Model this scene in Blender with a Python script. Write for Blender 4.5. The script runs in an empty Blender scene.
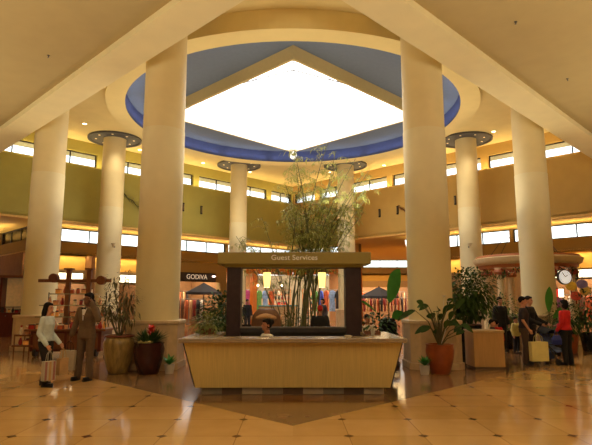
import bpy, bmesh, math, random
from mathutils import Vector, Matrix
R = random.Random(7)
PI = math.pi
scn = bpy.context.scene
COL = scn.collection
F, CX, CY, CAMZ = 520.0, 293.0, 222.5, 1.65
P = math.radians(8.53)

def at(px, py, Y=None, z=None):
    """pixel -> world point on depth Y or height z (used once to survey the place)"""
    u = (px - CX) / F; v = (CY - py) / F
    d = Vector((u, math.cos(P) - v * math.sin(P), math.sin(P) + v * math.cos(P)))
    k = (Y / d.y) if Y is not None else ((z - CAMZ) / d.z)
    return Vector((0, 0, CAMZ)) + d * k

# ------------------------------------------------------------------ materials
def lin(c):
    return tuple(((x / 255) / 12.92 if x / 255 <= .04045 else ((x / 255 + .055) / 1.055) ** 2.4) for x in c)
MATS = {}
def mat(name, rgb, rough=.6, metal=0, var=.12, scale=8, emit=0, emit_rgb=None, bump=0, stretch=None, spec=.5, trans=0):
    if name in MATS: return MATS[name]
    m = bpy.data.materials.new(name); m.use_nodes = True
    nt = m.node_tree; b = nt.nodes['Principled BSDF']
    c = lin(rgb)
    tc = nt.nodes.new('ShaderNodeTexCoord'); mp = nt.nodes.new('ShaderNodeMapping')
    nt.links.new(tc.outputs['Object'], mp.inputs[0])
    if stretch: mp.inputs['Scale'].default_value = stretch
    n = nt.nodes.new('ShaderNodeTexNoise'); n.inputs['Scale'].default_value = scale; n.inputs['Detail'].default_value = 4
    nt.links.new(mp.outputs[0], n.inputs['Vector'])
    r = nt.nodes.new('ShaderNodeValToRGB')
    r.color_ramp.elements[0].position = .3; r.color_ramp.elements[1].position = .7
    r.color_ramp.elements[0].color = tuple(x * (1 - var) for x in c) + (1,)
    r.color_ramp.elements[1].color = tuple(min(1, x * (1 + var)) for x in c) + (1,)
    nt.links.new(n.outputs['Fac'], r.inputs[0]); nt.links.new(r.outputs[0], b.inputs['Base Color'])
    b.inputs['Roughness'].default_value = rough; b.inputs['Metallic'].default_value = metal
    b.inputs['Specular IOR Level'].default_value = spec
    if trans: b.inputs['Transmission Weight'].default_value = trans
    if emit:
        b.inputs['Emission Color'].default_value = lin(emit_rgb or rgb) + (1,)
        b.inputs['Emission Strength'].default_value = emit
    if bump:
        bp = nt.nodes.new('ShaderNodeBump'); bp.inputs['Strength'].default_value = bump; bp.inputs['Distance'].default_value = .02
        nt.links.new(n.outputs['Fac'], bp.inputs['Height']); nt.links.new(bp.outputs[0], b.inputs['Normal'])
    MATS[name] = m
    return m

def glass_mat():
    m = bpy.data.materials.new('window_glass'); m.use_nodes = True
    nt = m.node_tree; nt.nodes.clear()
    o = nt.nodes.new('ShaderNodeOutputMaterial'); mx = nt.nodes.new('ShaderNodeMixShader')
    t = nt.nodes.new('ShaderNodeBsdfTransparent'); g = nt.nodes.new('ShaderNodeBsdfGlossy')
    g.inputs['Roughness'].default_value = .02; t.inputs['Color'].default_value = (.95, .97, .96, 1)
    fr = nt.nodes.new('ShaderNodeFresnel'); fr.inputs[0].default_value = 1.4
    nt.links.new(fr.outputs[0], mx.inputs[0]); nt.links.new(t.outputs[0], mx.inputs[1]); nt.links.new(g.outputs[0], mx.inputs[2])
    nt.links.new(mx.outputs[0], o.inputs[0])
    return m
GLASS = glass_mat()

def floor_mat():
    m = bpy.data.materials.new('polished_stone_floor'); m.use_nodes = True
    nt = m.node_tree; b = nt.nodes['Principled BSDF']; L = nt.links.new
    tc = nt.nodes.new('ShaderNodeTexCoord'); sx = nt.nodes.new('ShaderNodeSeparateXYZ'); L(tc.outputs['Object'], sx.inputs[0])
    def M(op, a, bb=None, c=None):
        n = nt.nodes.new('ShaderNodeMath'); n.operation = op
        for i, v in enumerate((a, bb, c)):
            if v is None: continue
            if isinstance(v, (int, float)): n.inputs[i].default_value = v
            else: L(v, n.inputs[i])
        return n.outputs[0]
    X, Y = sx.outputs[0], sx.outputs[1]
    aX = M('ABSOLUTE', X)
    gx = M('SUBTRACT', aX, .69); gy = M('SUBTRACT', Y, 6.72)
    px = M('PINGPONG', gx, .46); py = M('PINGPONG', gy, .455)     # distance to nearest grid line
    inset = M('LESS_THAN', M('ADD', px, py), .07)
    joint = M('MAXIMUM', M('LESS_THAN', px, .006), M('LESS_THAN', py, .006))
    dia = M('SUBTRACT', Y, aX)                                    # medallion: Y - |X| > 7.25
    med = M('GREATER_THAN', dia, 7.25)
    bord = M('MULTIPLY', med, M('LESS_THAN', dia, 8.6))
    def noise(s, d=5):
        n = nt.nodes.new('ShaderNodeTexNoise'); n.inputs['Scale'].default_value = s; n.inputs['Detail'].default_value = d
        L(tc.outputs['Object'], n.inputs['Vector']); return n.outputs['Fac']
    def ramp(f, c0, c1):
        r = nt.nodes.new('ShaderNodeValToRGB'); r.color_ramp.elements[0].position = .3; r.color_ramp.elements[1].position = .7
        r.color_ramp.elements[0].color = lin(c0) + (1,); r.color_ramp.elements[1].color = lin(c1) + (1,); L(f, r.inputs[0]); return r.outputs[0]
    def mix(f, a, c):
        n = nt.nodes.new('ShaderNodeMix'); n.data_type = 'RGBA'
        L(f, n.inputs[0])
        for s, v in ((6, a), (7, c)):
            if isinstance(v, tuple): n.inputs[s].default_value = lin(v) + (1,)
            else: L(v, n.inputs[s])
        return n.outputs[2]
    # per-tile tint
    vx = M('FLOOR', M('DIVIDE', gx, .92)); vy = M('FLOOR', M('DIVIDE', gy, .91))
    cb = nt.nodes.new('ShaderNodeCombineXYZ'); L(vx, cb.inputs[0]); L(vy, cb.inputs[1]); L(M('SIGN', X), cb.inputs[2])
    wn = nt.nodes.new('ShaderNodeTexWhiteNoise'); L(cb.outputs[0], wn.inputs[0])
    base = ramp(noise(2.2), (180, 138, 76), (204, 160, 96))
    tint = ramp(wn.outputs[0], (182, 140, 78), (208, 164, 102))
    mm = nt.nodes.new('ShaderNodeMix'); mm.data_type = 'RGBA'; mm.inputs[0].default_value = .5; L(base, mm.inputs[6]); L(tint, mm.inputs[7])
    tile = mix(joint, mm.outputs[2], (158, 120, 70))
    tile = mix(inset, tile, (84, 34, 16))
    medc = ramp(noise(3.0), (118, 78, 42), (144, 100, 58))
    bordc = ramp(noise(4.0), (124, 92, 58), (148, 114, 76))
    medc = mix(bord, medc, bordc)
    # diagonal joints in the medallion
    d1 = M('PINGPONG', M('ADD', X, Y), .32); d2 = M('PINGPONG', M('SUBTRACT', X, Y), .32)
    mj = M('MAXIMUM', M('LESS_THAN', d1, .006), M('LESS_THAN', d2, .006))
    medc = mix(mj, medc, (96, 68, 42))
    out = mix(med, tile, medc)
    L(out, b.inputs['Base Color'])
    b.inputs['Roughness'].default_value = .12
    rr = M('MULTIPLY_ADD', noise(6.0), .10, .07); L(rr, b.inputs['Roughness'])
    b.inputs['Specular IOR Level'].default_value = .55
    return m

# ------------------------------------------------------------------ mesh helpers
class MB:
    def __init__(s): s.bm = bmesh.new(); s.mi = 0
    def face(s, vs):
        try:
            f = s.bm.faces.new(vs); f.material_index = s.mi; return f
        except ValueError: return None
    def verts(s, pts): return [s.bm.verts.new(p) for p in pts]
    def box(s, c, size, rz=0, rx=0, ry=0):
        m = Matrix.Translation(c) @ Matrix.Rotation(rz, 4, 'Z') @ Matrix.Rotation(ry, 4, 'Y') @ Matrix.Rotation(rx, 4, 'X')
        x, y, z = size[0] / 2, size[1] / 2, size[2] / 2
        v = s.verts([m @ Vector(p) for p in [(-x,-y,-z),(x,-y,-z),(x,y,-z),(-x,y,-z),(-x,-y,z),(x,-y,z),(x,y,z),(-x,y,z)]])
        for f in ((3,2,1,0),(4,5,6,7),(0,1,5,4),(1,2,6,5),(2,3,7,6),(3,0,4,7)): s.face([v[i] for i in f])
        return s
    def bbox(s, lo, hi): return s.box([(a + b) / 2 for a, b in zip(lo, hi)], [b - a for a, b in zip(lo, hi)])
    def prism(s, poly, z0, z1):
        a = s.verts([(p[0], p[1], z0) for p in poly]); b = s.verts([(p[0], p[1], z1) for p in poly])
        n = len(poly); s.face(a[::-1]); s.face(b)
        for i in range(n): s.face([a[i], a[(i+1) % n], b[(i+1) % n], b[i]])
        return s
    def loft(s, rings, cap=True):
        """rings: lists of points, same count"""
        rv = [s.verts(r) for r in rings]; n = len(rv[0])
        for a, b in zip(rv, rv[1:]):
            for i in range(n): s.face([a[i], a[(i+1) % n], b[(i+1) % n], b[i]])
        if cap: s.face(rv[0][::-1]); s.face(rv[-1])
        return s
    def lathe(s, prof, c=(0,0,0), n=24, cap=True):
        return s.loft([[(c[0] + r * math.cos(2*PI*i/n), c[1] + r * math.sin(2*PI*i/n), c[2] + z) for i in range(n)] for r, z in prof], cap)
    def ring(s, prof, c=(0,0,0), n=48):
        """closed profile revolved (torus like)"""
        rv = [[(c[0] + r * math.cos(2*PI*i/n), c[1] + r * math.sin(2*PI*i/n), c[2] + z) for i in range(n)] for r, z in prof]
        rv = [s.verts(r) for r in rv]; m = len(rv)
        for k in range(m):
            a, b = rv[k], rv[(k+1) % m]
            for i in range(n): s.face([a[i], a[(i+1) % n], b[(i+1) % n], b[i]])
        return s
    def tube(s, path, rad, n=8, flat=1.0, up=None):
        path = [Vector(p) for p in path]
        if not hasattr(rad, '__len__'): rad = [rad] * len(path)
        rings = []; prev = None
        for i, p in enumerate(path):
            t = (path[min(i+1, len(path)-1)] - path[max(i-1, 0)])
            t = t.normalized() if t.length > 1e-9 else Vector((0,0,1))
            if prev is None:
                a = Vector(up) if up else (Vector((0,0,1)) if abs(t.z) < .9 else Vector((1,0,0)))
            else: a = prev
            x = (a - t * a.dot(t)).normalized(); prev = x; y = t.cross(x)
            rings.append([p + x * rad[i] * flat * math.cos(2*PI*k/n) + y * rad[i] * math.sin(2*PI*k/n) for k in range(n)])
        return s.loft(rings)
    def ball(s, c, r, n=12, m=8, rot=None):
        if not hasattr(r, '__len__'): r = (r, r, r)
        c = Vector(c); mt = rot or Matrix.Identity(3)
        rings = []
        for j in range(1, m):
            ph = PI * j / m - PI / 2
            rings.append([c + mt @ Vector((r[0]*math.cos(ph)*math.cos(2*PI*i/n), r[1]*math.cos(ph)*math.sin(2*PI*i/n), r[2]*math.sin(ph))) for i in range(n)])
        rv = [s.verts(q) for q in rings]
        for a, b in zip(rv, rv[1:]):
            for i in range(n): s.face([a[i], a[(i+1) % n], b[(i+1) % n], b[i]])
        lo = s.bm.verts.new(c + mt @ Vector((0,0,-r[2]))); hi = s.bm.verts.new(c + mt @ Vector((0,0,r[2])))
        for i in range(n):
            s.face([lo, rv[0][(i+1) % n], rv[0][i]]); s.face([hi, rv[-1][i], rv[-1][(i+1) % n]])
        return s
    def capsule(s, a, b, ra, rb, n=10):
        s.tube([a, b], [ra, rb], n); s.ball(a, ra, n, 6); s.ball(b, rb, n, 6); return s
    def leaf(s, p, d, L, w, up=Vector((0,0,1)), droop=.25, fold=.12):
        p = Vector(p); d = Vector(d).normalized()
        x = d.cross(up); x = x.normalized() if x.length > 1e-3 else Vector((1,0,0))
        n = x.cross(d)
        m1 = p + d * L * .45 - Vector((0,0,droop * L * .15)); tip = p + d * L - Vector((0,0,droop * L * .6))
        q = s.verts([p, m1 + x * w/2 + n * fold * w, tip, m1 - x * w/2 + n * fold * w, m1])
        s.face([q[0], q[1], q[4]]); s.face([q[1], q[2], q[4]]); s.face([q[4], q[2], q[3]]); s.face([q[0], q[4], q[3]])
        return s
    def build(s, name, m, parent=None, smooth=False, bevel=0, loc=None):
        bmesh.ops.recalc_face_normals(s.bm, faces=s.bm.faces)
        me = bpy.data.meshes.new(name); s.bm.to_mesh(me); s.bm.free()
        for x in (m if isinstance(m, (list, tuple)) else [m]): me.materials.append(x)
        o = bpy.data.objects.new(name, me); COL.objects.link(o)
        if smooth:
            for p in me.polygons: p.use_smooth = True
            if smooth != 'all':
                md = me
                try: md.set_sharp_from_angle(angle=math.radians(40))
                except Exception: pass
        if bevel:
            b = o.modifiers.new('bevel', 'BEVEL'); b.width = bevel; b.segments = 2; b.limit_method = 'ANGLE'
        if parent: o.parent = parent
        if loc is not None: o.location = loc
        return o

def tag(o, label=None, cat=None, group=None, kind=None):
    if label: o['label'] = label
    if cat: o['category'] = cat
    if group: o['group'] = group
    if kind: o['kind'] = kind
    return o
def empty(name, loc, label, cat, group=None, rz=0):
    o = bpy.data.objects.new(name, None); COL.objects.link(o); o.empty_display_size = .1
    o.location = loc; o.rotation_euler = (0, 0, rz)
    return tag(o, label, cat, group)
def struct(o, label=None): return tag(o, label, None, None, 'structure')
def copy_tree(o, parent=None):
    c = o.copy(); COL.objects.link(c); c.parent = parent
    for ch in list(o.children): copy_tree(ch, c)
    return c
def remeshed(mb, name, mats, parent, voxel, smooth_it=4):
    o = mb.build(name, mats, None)
    r = o.modifiers.new('r', 'REMESH'); r.mode = 'VOXEL'; r.voxel_size = voxel
    sm = o.modifiers.new('s', 'SMOOTH'); sm.iterations = smooth_it; sm.factor = .5
    dg = bpy.context.evaluated_depsgraph_get()
    me = bpy.data.meshes.new_from_object(o.evaluated_get(dg))
    o.modifiers.clear(); old = o.data; o.data = me; bpy.data.meshes.remove(old)
    me.materials.clear()
    for x in (mats if isinstance(mats, (list, tuple)) else [mats]): me.materials.append(x)
    for p in me.polygons: p.use_smooth = True
    if parent: o.parent = parent
    return o

# ------------------------------------------------------------------ palette
cream = mat('cream_paint', (216, 206, 154), .55, var=.03, scale=3)
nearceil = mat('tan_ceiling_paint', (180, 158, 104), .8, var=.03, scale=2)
beamtan = mat('beam_paint', (232, 216, 162), .7, var=.03, scale=2)
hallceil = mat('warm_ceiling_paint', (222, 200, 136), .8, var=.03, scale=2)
bluepaint = mat('blue_grey_ceiling_paint', (98, 108, 122), .8, var=.04)
bluewall = mat('deep_blue_paint', (80, 92, 138), .7, var=.05)
olive = mat('olive_green_paint', (164, 154, 76), .8, var=.04, scale=2)
ochre = mat('ochre_paint', (186, 152, 82), .8, var=.04, scale=2)
fasciatan = mat('brown_fascia_paint', (134, 108, 58), .8, var=.05, scale=2)
gold = mat('gold_paint', (222, 180, 92), .8, var=.05, scale=2)
tanwall = mat('tan_wall_paint', (180, 150, 104), .8, var=.05)
trimw = mat('off_white_trim', (220, 206, 168), .6, var=.04)
stone = mat('pinkish_limestone', (196, 168, 130), .5, var=.1, scale=6, bump=.05)
stonecap = mat('pale_limestone', (206, 180, 142), .45, var=.08, scale=7)
darkmetal = mat('dark_bronze_metal', (44, 38, 34), .4, .6, var=.1)
greymetal = mat('grey_metal', (120, 118, 112), .4, .7, var=.08)
discgrey = mat('charcoal_disc_paint', (74, 72, 72), .6, var=.1)
black = mat('black_fabric', (22, 21, 23), .85, var=.2, scale=20)
white_em = mat('lit_white_plastic', (255, 246, 214), .5, emit=3.0, emit_rgb=(255, 240, 196), var=.02)
lamp_em = mat('glowing_downlight', (255, 240, 200), .5, emit=14, var=.02, emit_rgb=(255, 228, 170))
wood_red = mat('dark_red_wood', (92, 36, 22), .35, var=.25, scale=6, stretch=(6, 6, .6))
wood_brown = mat('brown_wood', (112, 64, 34), .45, var=.25, scale=6, stretch=(6, 6, .6))
wood_orange = mat('orange_wood', (204, 122, 46), .45, var=.15, scale=6, stretch=(6, 6, .5))
maple = mat('pale_ribbed_maple', (216, 190, 116), .42, var=.09, scale=5, stretch=(14, 1, .25))
counter_stone = mat('grey_brown_countertop', (150, 130, 100), .25, var=.12, scale=30)
purple_stone = mat('dark_plum_laminate', (54, 38, 44), .35, var=.2, scale=9)
canopyp = mat('khaki_metal_canopy', (160, 146, 78), .5, var=.04)
soil = mat('dark_potting_soil', (48, 34, 24), .95, var=.3, scale=40, bump=.5)
leaf_dark = mat('dark_green_leaf', (48, 76, 32), .6, spec=.25, var=.35, scale=9)
leaf_mid = mat('mid_green_leaf', (84, 106, 50), .6, spec=.25, var=.3, scale=9)
leaf_bright = mat('bright_green_leaf', (66, 140, 58), .4, var=.15, scale=5)
leaf_bamboo = mat('pale_bamboo_leaf', (172, 176, 96), .6, spec=.3, var=.25, scale=6)
culm_m = mat('bamboo_culm', (92, 96, 48), .45, var=.2, scale=8)
stem_m = mat('brown_green_stem', (88, 84, 48), .6, var=.2)

# ------------------------------------------------------------------ the setting
mb = MB(); mb.prism([(-31,-11),(31,-11),(31,62),(-31,62)], -.2, 0)
struct(mb.build('floor', floor_mat()), 'polished beige stone floor with small red brown diamond insets')

C45 = math.sqrt(.5)
def wall_pts(A, B, n):
    A = Vector((A[0], A[1], 0)); B = Vector((B[0], B[1], 0)); d = (B - A); L = d.length; d.normalize()
    return A, d, Vector((n[0], n[1], 0)), L
def wbox(mb, fr, s0, s1, z0, z1, t0=0, t1=.3):
    A, d, n, L = fr
    poly = [A + d*s0 + n*t0, A + d*s1 + n*t0, A + d*s1 + n*t1, A + d*s0 + n*t1]
    mb.prism([(p.x, p.y) for p in poly], z0, z1)
WIN = [0]
def window(fr, s0, s1, z0, z1, panes, t=.12, fm=darkmetal, blind=False):
    WIN[0] += 1
    mb = MB(); w = .05
    wbox(mb, fr, s0, s1, z0, z0+w, t, t+.07); wbox(mb, fr, s0, s1, z1-w, z1, t, t+.07)
    for k in range(panes+1):
        s = s0 + (s1-s0) * k / panes; s = min(max(s, s0 + w/2), s1 - w/2)
        wbox(mb, fr, s-w/2, s+w/2, z0+w, z1-w, t, t+.07)
    o = struct(mb.build('window_%d' % WIN[0], fm))
    g = MB(); wbox(g, fr, s0+.02, s1-.02, z0+.02, z1-.02, t+.03, t+.036)
    g.build('glass_pane', GLASS, o)
    return o

HZ = 9.6          # hall ceiling
ZS, ZH = 8.36, 9.04   # clerestory
H = 13.85
upL = wall_pts((-H, 36-H), (0, 36), (-C45, C45)); upR = wall_pts((0, 36), (H, 36-H), (C45, C45))
piers = [1.6, 5.75, 9.9]
def upper(fr, name, m, left, label):
    L = fr[3]; mb = MB()
    wbox(mb, fr, -.2, L+.2, 5.45, ZS); wbox(mb, fr, -.2, L+.2, ZH, HZ+.3)
    xs = sorted([(H - x) * math.sqrt(2) if left else x * math.sqrt(2) for x in piers])
    edges = [-.2] + xs + [L+.2]
    for x in xs: wbox(mb, fr, x-.2, x+.2, ZS, ZH)
    wbox(mb, fr, -.2, .1, ZS, ZH); wbox(mb, fr, L-.1, L+.2, ZS, ZH)
    struct(mb.build(name, m), label)
    for a, b in zip(edges, edges[1:]):
        a2 = a + (.2 if a > 0 else .3); b2 = b - (.2 if b < L else .3)
        window(fr, a2, b2, ZS, ZH, max(2, round((b2 - a2) / 1.47)))
    # outside eave over the clerestory
    e = MB(); wbox(e, fr, -1, L+1, ZH+.01, ZH+.13, .3, 1.2)
    struct(e.build('trim_%d' % (1 if left else 2), mat('grey_eave_paint', (225, 225, 225), .8)), 'grey outside eave seen through the high windows')
upper(upL, 'wall_left', olive, True, 'olive green upper wall on the left under the high windows')
upper(upR, 'wall_right', ochre, False, 'ochre upper wall on the right under the high windows')

# hall ceiling with round opening, stepped lip, blue recess and diamond well
RC = Vector((0, 20.6, 0)); R0, R1_, NS = 6.6, 7.3, 96
def circ(r, n=NS): return [(RC.x + r*math.cos(2*PI*i/n), RC.y + r*math.sin(2*PI*i/n)) for i in range(n)]
def diamond_pts(half, n=NS):
    out = []
    for i in range(n):
        a = 2*PI*i/n; k = half / (abs(math.cos(a)) + abs(math.sin(a)))
        out.append((RC.x + k*math.cos(a), RC.y + k*math.sin(a)))
    return out
def annulus(mb, a, b, z):
    va = mb.verts([(p[0], p[1], z) for p in a]); vb = mb.verts([(p[0], p[1], z) for p in b]); n = len(a)
    for i in range(n): mb.face([va[i], va[(i+1) % n], vb[(i+1) % n], vb[i]])
def sleeve(mb, a, za, b, zb):
    va = mb.verts([(p[0], p[1], za) for p in a]); vb = mb.verts([(p[0], p[1], zb) for p in b]); n = len(a)
    for i in range(n): mb.face([va[i], va[(i+1) % n], vb[(i+1) % n], vb[i]])
hall_c = Vector((0, 22.15))
def hall_diamond(half=14.0):
    out = []
    for i in range(NS):
        a = 2*PI*i/NS
        d = Vector((math.cos(a), math.sin(a))); o = Vector((RC.x, RC.y)) - hall_c
        # distance along d from RC to |x|+|y|=half about hall_c
        best = 1e9
        for sx in (-1, 1):
            for sy in (-1, 1):
                den = sx*d.x + sy*d.y
                if den > 1e-6:
                    k = (half - (sx*o.x + sy*o.y)) / den
                    best = min(best, k)
        out.append((RC.x + best*d.x, RC.y + best*d.y))
    return out
mb = MB(); annulus(mb, hall_diamond(), circ(R1_), HZ); sleeve(mb, circ(R1_), HZ, circ(R1_), 9.02); annulus(mb, circ(R1_), circ(R0), 9.02)
struct(mb.build('ceiling', hallceil), 'warm tan hall ceiling with a stepped round lip')
mb = MB(); sleeve(mb, circ(R0), 9.02, circ(R0), 9.6)
struct(mb.build('ceiling_recess_rim', bluewall), 'deep blue rim of the round ceiling recess')
mb = MB(); annulus(mb, circ(R0), diamond_pts(5.15), 9.6)
struct(mb.build('ceiling_recess', bluepaint), 'blue grey recessed round ceiling around the skylight')
# skylight: downstand curb, glazing bars, bright glazing
sk = empty('skylight', (0, 20.6, 9.15), 'white glowing diamond skylight in the round blue ceiling recess', 'skylight')
def skl(o): o.parent = sk; o.location = -sk.location; return o
mb = MB(); a, b = diamond_pts(5.25), diamond_pts(5.1)
annulus(mb, a, b, 9.15); sleeve(mb, a, 9.15, a, 9.62); mb.mi = 1; sleeve(mb, b, 9.15, b, 9.85)
skl(mb.build('curb', [mat('curb_paint', (186, 164, 108), .7, var=.03), mat('daylit_reveal_white', (250, 248, 238), .7, var=.01)]))  # second colour paints skylight brightness onto the curb's inner face
mb = MB(); ap = (RC.x, RC.y, 11.3)
q = [(5.1, 0), (0, 5.1), (-5.1, 0), (0, -5.1)]
vs = mb.verts([(RC.x+x, RC.y+y, 9.85) for x, y in q]); t = mb.bm.verts.new(ap)
for i in range(4): mb.face([vs[i], vs[(i+1) % 4], t])
SKY_E = 4.0
skyglaze = mat('bright_skylight_glazing', (255, 255, 255), .5, emit=SKY_E, emit_rgb=(255, 252, 246), var=.01)
skl(mb.build('glazing', skyglaze))
mb = MB()
for x, y in q: mb.tube([(RC.x+x*.98, RC.y+y*.98, 9.82), (RC.x, RC.y, 11.2)], .03, 6)
for f in (.33, .66):
    pts = [Vector((RC.x + x*(1-f), RC.y + y*(1-f), 9.8 + f*1.4)) for x, y in q]
    for i in range(4): mb.tube([pts[i], pts[(i+1) % 4]], .012, 6)
skl(mb.build('glazing_bar', mat('pale_grey_bar', (70, 72, 78), .6)))
cam_t = empty('ceiling_camera', (0, 25.35, 9.15), 'small white ceiling fixture at the far corner of the skylight', 'fixture')
MB().lathe([(.22,0),(.22,-.07),(.1,-.1)], n=16).build('mount', trimw, cam_t)
MB().lathe([(.1,-.1),(.17,-.16),(.17,-.38),(.1,-.46),(.02,-.48)], n=16).build('housing', mat('glowing_white_plastic', (250, 250, 246), .4, emit=.35), cam_t, smooth=True)  # faint glow put into the housing colour to make it look brighter
MB().ball((0,-.15,-.3), .06).build('lens', darkmetal, cam_t, smooth=True)

# near ceiling with beam along the 45 degree edges
NZ = 7.38
def vline(c, z, mb, xs): pass
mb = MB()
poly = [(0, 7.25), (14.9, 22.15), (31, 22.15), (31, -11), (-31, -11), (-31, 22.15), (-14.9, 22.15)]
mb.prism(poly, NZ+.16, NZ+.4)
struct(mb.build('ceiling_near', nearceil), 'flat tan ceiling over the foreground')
for s, nm in ((-1, 'trim_3'), (1, 'trim_4')):
    mb = MB(); p = [(0, 7.15), (0, 8.35), (s*13.85, 22.2), (s*15.05, 22.2)]
    mb.prism(p, NZ, HZ+.2)
    struct(mb.build(nm, beamtan), 'pale tan beam crossing the upper %s of the view' % ('left' if s < 0 else 'right'))
# closing strips
mb = MB()
for s in (-1, 1):
    mb.bbox((min(s*13.85, s*31), 22.15, 5.4), (max(s*13.85, s*31), 22.45, NZ+.3))
struct(mb.build('wall_wing', tanwall))
mb = MB(); mb.bbox((-31,-11.3,0),(31,-11,NZ+.4)); struct(mb.build('wall_behind', tanwall))
mb = MB(); mb.bbox((-31.3,-11,0),(-31,36,NZ+.4)); mb.bbox((-31.3,36,0),(-31,62,4.6)); struct(mb.build('wall_far_left', tanwall))
mb = MB(); mb.bbox((31,-11,0),(31.3,36,NZ+.4)); mb.bbox((31,36,0),(31.3,62,4.6)); struct(mb.build('wall_far_right', tanwall))
mb = MB(); mb.bbox((-31,62,0),(31,62.3,4.6)); struct(mb.build('wall_back', tanwall))

# lower soffit ceiling z 5.5 between the hall edge (c=36) and the window walls (c=40)
mb = MB()
mb.prism([(-13.85,22.15),(0,36),(0,40.3),(-13.3,27.0),(-20.9,34.6),(-31,34.6),(-31,22.15)], 5.5, 5.6)
mb.prism([(13.85,22.15),(31,22.15),(31,26),(14.5,26),(7.2,33.3),(11.3,50.5),(5.4,50.5),(4.4,35.9),(0,40.3),(0,36)], 5.5, 5.6)
struct(mb.build('ceiling_soffit', mat('golden_soffit_paint', (210, 176, 96), .8, var=.03)), 'warm lit lower ceiling in front of the shops')

# lower walls
loL = wall_pts((-13.5, 26.5), (0, 40), (-C45, C45))           # s 0..19.09
loRet = wall_pts((-13.5, 26.5), (-20.5, 33.5), (C45, C45))    # left return wall
loR1 = wall_pts((0, 40), (4.5, 35.5), (C45, C45))
loR2 = wall_pts((7.3, 32.7), (16.5, 23.5), (C45, C45))        # s 0..13.0
far = wall_pts((5.0, 50), (11.8, 50), (0, 1))
def lower(fr, name, label, win=True, m=fasciatan):
    L = fr[3]; mb = MB()
    wbox(mb, fr, 0, L, 4.1, 4.78)
    n = max(1, round(L / 5.9))
    for k in range(n+1):
        s = L*k/n; s0 = max(0, s-.1); s1 = min(L, s+.1); wbox(mb, fr, s0, s1, 4.78, 5.5)
    o = struct(mb.build(name, m), label)
    for k in range(n):
        a, b = L*k/n + .1, L*(k+1)/n - .1
        window(fr, a, b, 4.78, 5.5, max(2, round((b-a)/1.47)))
    return o
lower(loL, 'wall_shops_left', 'brown fascia and strip windows over the left shops')
lower(loRet, 'wall_return_left', 'brown fascia and strip windows of the far left wing')
lower(loR1, 'wall_shops_middle', 'brown fascia right of the hall corner')
lower(loR2, 'wall_shops_right', 'brown fascia and strip windows over the right shops')
lower(far, 'wall_concourse_end', 'brown fascia at the far end of the side concourse')
# lower wall details
mb = MB(); wbox(mb, loL, 0, 6.8, 3.3, 4.1, .5, .6); wbox(mb, loRet, 0, 9.8, 3.3, 4.1, .5, .6); wbox(mb, loR2, 0, 13, 3.25, 4.1, .5, .6); wbox(mb, far, 0, 6.8, 3.5, 4.1, .2, .3)
struct(mb.build('wall_gold_band', gold), 'gold lit band under the fascia')
mb = MB(); wbox(mb, loL, 6.8, 12.7, 2.85, 4.1, .02, .3); wbox(mb, loL, 12.2, 12.75, 0, 2.85, .0, .4); wbox(mb, loL, 6.8, 7.2, 0, 2.85, 0, .4)
struct(mb.build('wall_clothes_shop', mat('mustard_brown_paint', (134, 104, 46), .8, var=.05)), 'mustard brown shopfront bulkhead left of the desk')
mb = MB(); wbox(mb, loL, 12.75, 19.09, 3.55, 4.1, .02, .3); wbox(mb, loR1, 0, 6.36, 3.55, 4.1, .02, .3)
for s in (13.3, 15.1): wbox(mb, loL, s, s+.35, 0, 3.55, 0, .35)
wbox(mb, loR1, 5.9, 6.36, 0, 3.55, 0, .35)
struct(mb.build('wall_orange_shop', wood_orange), 'orange wooden shopfront frame behind the bamboo')
mb = MB(); wbox(mb, loL, 0, 6.8, 2.55, 3.3, .3, .5); wbox(mb, loRet, 0, 9.8, 2.55, 3.3, .3, .5)
wbox(mb, loL, 0, .5, 0, 2.55, .1, .5); wbox(mb, loL, 3.2, 3.6, 0, 2.55, .1, .5); wbox(mb, loRet, 0, .5, 0, 2.55, .1, .5); wbox(mb, loRet, 4.2, 4.8, 0, 2.55, .1, .5)
wbox(mb, loR2, 0, 6.8, 0, 3.25, .1, .4); wbox(mb, loR2, 6.8, 13, 2.7, 3.25, .1, .4); wbox(mb, loR2, 12.6, 13, 0, 2.7, .1, .4)
wbox(mb, far, 0, 6.8, 2.9, 3.5, 0, .3)
struct(mb.build('wall_shop_piers', tanwall), 'tan piers and headers of the shopfronts')
# shop boxes behind: back walls, roofs
shopb = mat('shop_back_wall', (140, 98, 56), .8, var=.1, scale=3)
mb = MB()
wbox(mb, loL, -.1, 19.2, 0, 4.1, 4.2, 4.4); wbox(mb, loR1, 0, 2.1, 0, 4.1, 4.2, 4.4); wbox(mb, loR2, 0, 13.2, 0, 4.1, 3.4, 3.6); wbox(mb, loRet, -.3, 10, 0, 4.1, 3.2, 3.4)
wbox(mb, far, -.2, 7, 0, 4.1, 4, 4.2)
for s in (6.85, 12.75): wbox(mb, loL, s, s+.12, 0, 4.1, .4, 4.2)
wbox(mb, loL, -.1, .05, 0, 4.1, .4, 4.2)
for s in (6.6, 12.98): wbox(mb, loR2, s, s+.12, 0, 4.1, .4, 3.4)
struct(mb.build('wall_shop_back', shopb), 'warm back walls inside the shops')
mb = MB()
mb.prism([(-13.5,26.5),(0,40),(0,46.4),(-16.6,29.8)], 4.1, 4.2); mb.prism([(0,40),(4.4,35.6),(4.7,41.5),(0,46.2)], 4.1, 4.2)
mb.prism([(7.3,32.7),(16.5,23.5),(19,26),(9.8,35.2)], 4.1, 4.2); mb.prism([(-13.5,26.5),(-11,29),(-18,36),(-20.5,33.5)], 4.1, 4.2)
mb.prism([(4.8,50),(12,50),(12,54.3),(4.8,54.3)], 4.1, 4.2)
struct(mb.build('ceiling_shops', mat('shop_ceiling_paint', (232, 190, 120), .8)), 'ceilings inside the shops')
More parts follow.
